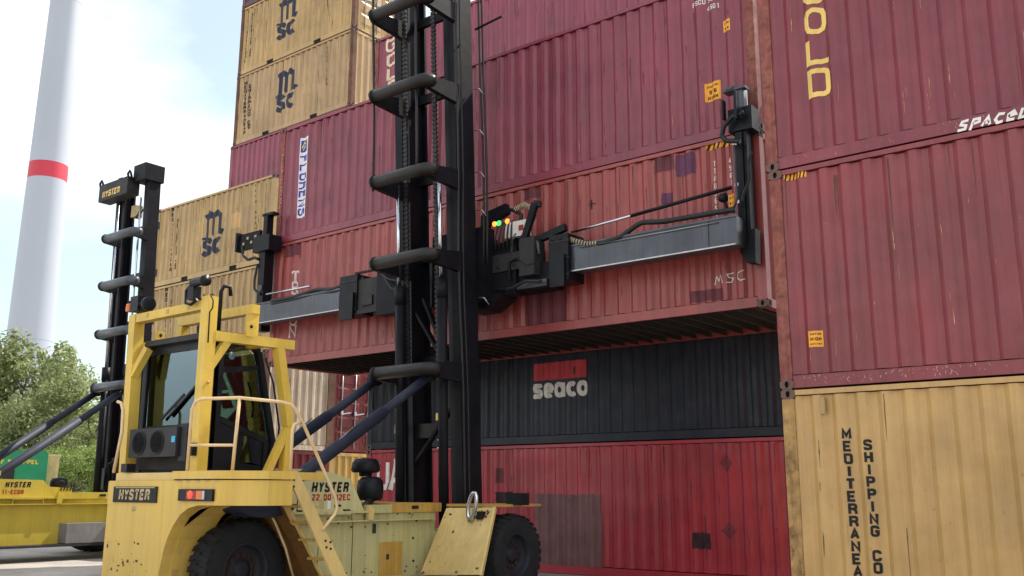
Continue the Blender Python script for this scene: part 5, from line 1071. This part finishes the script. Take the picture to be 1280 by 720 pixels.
def tree(k, px, depth_, sc, rz, lab):
    d = cf+cr*((px-640)/FPX)+cu*((360-612)/FPX); q = depth_/(d.dot(cf)); x, y = d.x*q, d.y*q
    t = thing('tree' if k < 2 else 'bush', lab, 'tree' if k < 2 else 'bush', (x, y, gz(x)), 'trees behind the yard'); t.rotation_euler = (0,0,rz); t.scale = (sc,)*3
    put('trunk', tmz[k][0], t); put('crown', tmz[k][1], t)
tree(0, 22, 52, 1.02, .3, 'pale green leafy tree, tallest, in front of the wind turbine foot')
tree(1, 92, 50, .98, 1.9, 'pale green tree between the turbine foot and the far mast')
tree(0, -48, 55, .9, 2.7, 'pale green tree cut by the left edge of the photo')
tree(1, 150, 58, .85, .9, 'lower green tree seen behind the far mast')
tree(1, 58, 44, .80, 4.2, 'rounded green tree in front of the others, above the green truck')
tree(2, 84, 39, 1., 1.1, 'bright green bush right of the beige bin'); tree(2, 118, 41, 1.05, 2.2, 'dark green bush behind the far mast foot'); tree(2, 20, 40, 1., .5, 'bush hidden low behind the green truck')
# ------------------------------------------------------------ green truck and bin behind the far lift truck
d = cf+cr*((57-640)/FPX)+cu*((360-605)/FPX); q = 33/d.dot(cf); gx, gy = d.x*q, d.y*q
G = thing('truck', 'green truck cab with yellow lettering parked behind the far lift truck', 'truck', (gx, gy, gz(gx))); G.rotation_euler = (0,0,rad(66))
# local x along the side (left in the photo is -x), y depth
b = MB(); b.prism([(-5.4,.7),(-5.4,2.5),(-3.9,2.7),(-.15,2.84),(0,2.7),(0,.7)], 1, 0, 2.4); g0 = b.done('body', 'green_truck', G, bevel=.06)
MB().box(-1.35,-1.0,-.02,.02,1.72,2.2).done('window', 'cabin', G, bevel=.03); MB().box(-2.6,-1.6,-.02,.02,1.72,2.2).done('window', 'glass_rear', G, bevel=.03)
MB().box(-5.2,-1.8,-.05,-.0,2.42,2.62).done('visor', 'navyp', G, bevel=.02); MB().box(-1.55,-1.42,-.03,.02,1.0,1.95).done('door_pillar', 'ltr_pink', G)
flat_print(text_bm('ROLF SCHIPPEL', .21, .004, 1.05), 'lettering', 'logo_yel', G, (-1.05, 0, 2.42), off=.006)
MB().box(-5.3,0,.1,2.3,.45,.69).done('chassis', 'black', G)
for X in (-4.6,-3.0,-.9):
    for Y in (.2,2.2): MB().lathe([(-.15,.2),(-.15,.42),(-.12,.5),(.12,.5),(.15,.42),(.15,.2)], (X,Y,.5), 1, 24).done('wheel', 'rubber', G)
d = cf+cr*((64-640)/FPX)+cu*((360-605)/FPX); q = 35/d.dot(cf); bx_, by_ = d.x*q, d.y*q
B_ = thing('storage_bin', 'beige tapered upright bin just right of the green truck', 'bin', (bx_, by_, gz(bx_))); B_.rotation_euler = (0,0,rad(66))
b = MB(); b._new([(-.16,0,0),(.16,0,0),(.2,0,2.68),(-.2,0,2.68),(-.16,.5,0),(.16,.5,0),(.2,.5,2.68),(-.2,.5,2.68)], [(0,1,2,3),(7,6,5,4),(0,4,5,1),(1,5,6,2),(2,6,7,3),(3,7,4,0)]); b.done('bin_body', 'rail', B_, bevel=.02)
MB().box(-.23,.23,-.03,.53,2.68,2.76).done('lid', 'rail', B_, bevel=.015)
for X in (-.1, 0, .1): MB().box(X-.012,X+.012,-.02,.0,.1,2.6).done('rib', 'rail', B_)
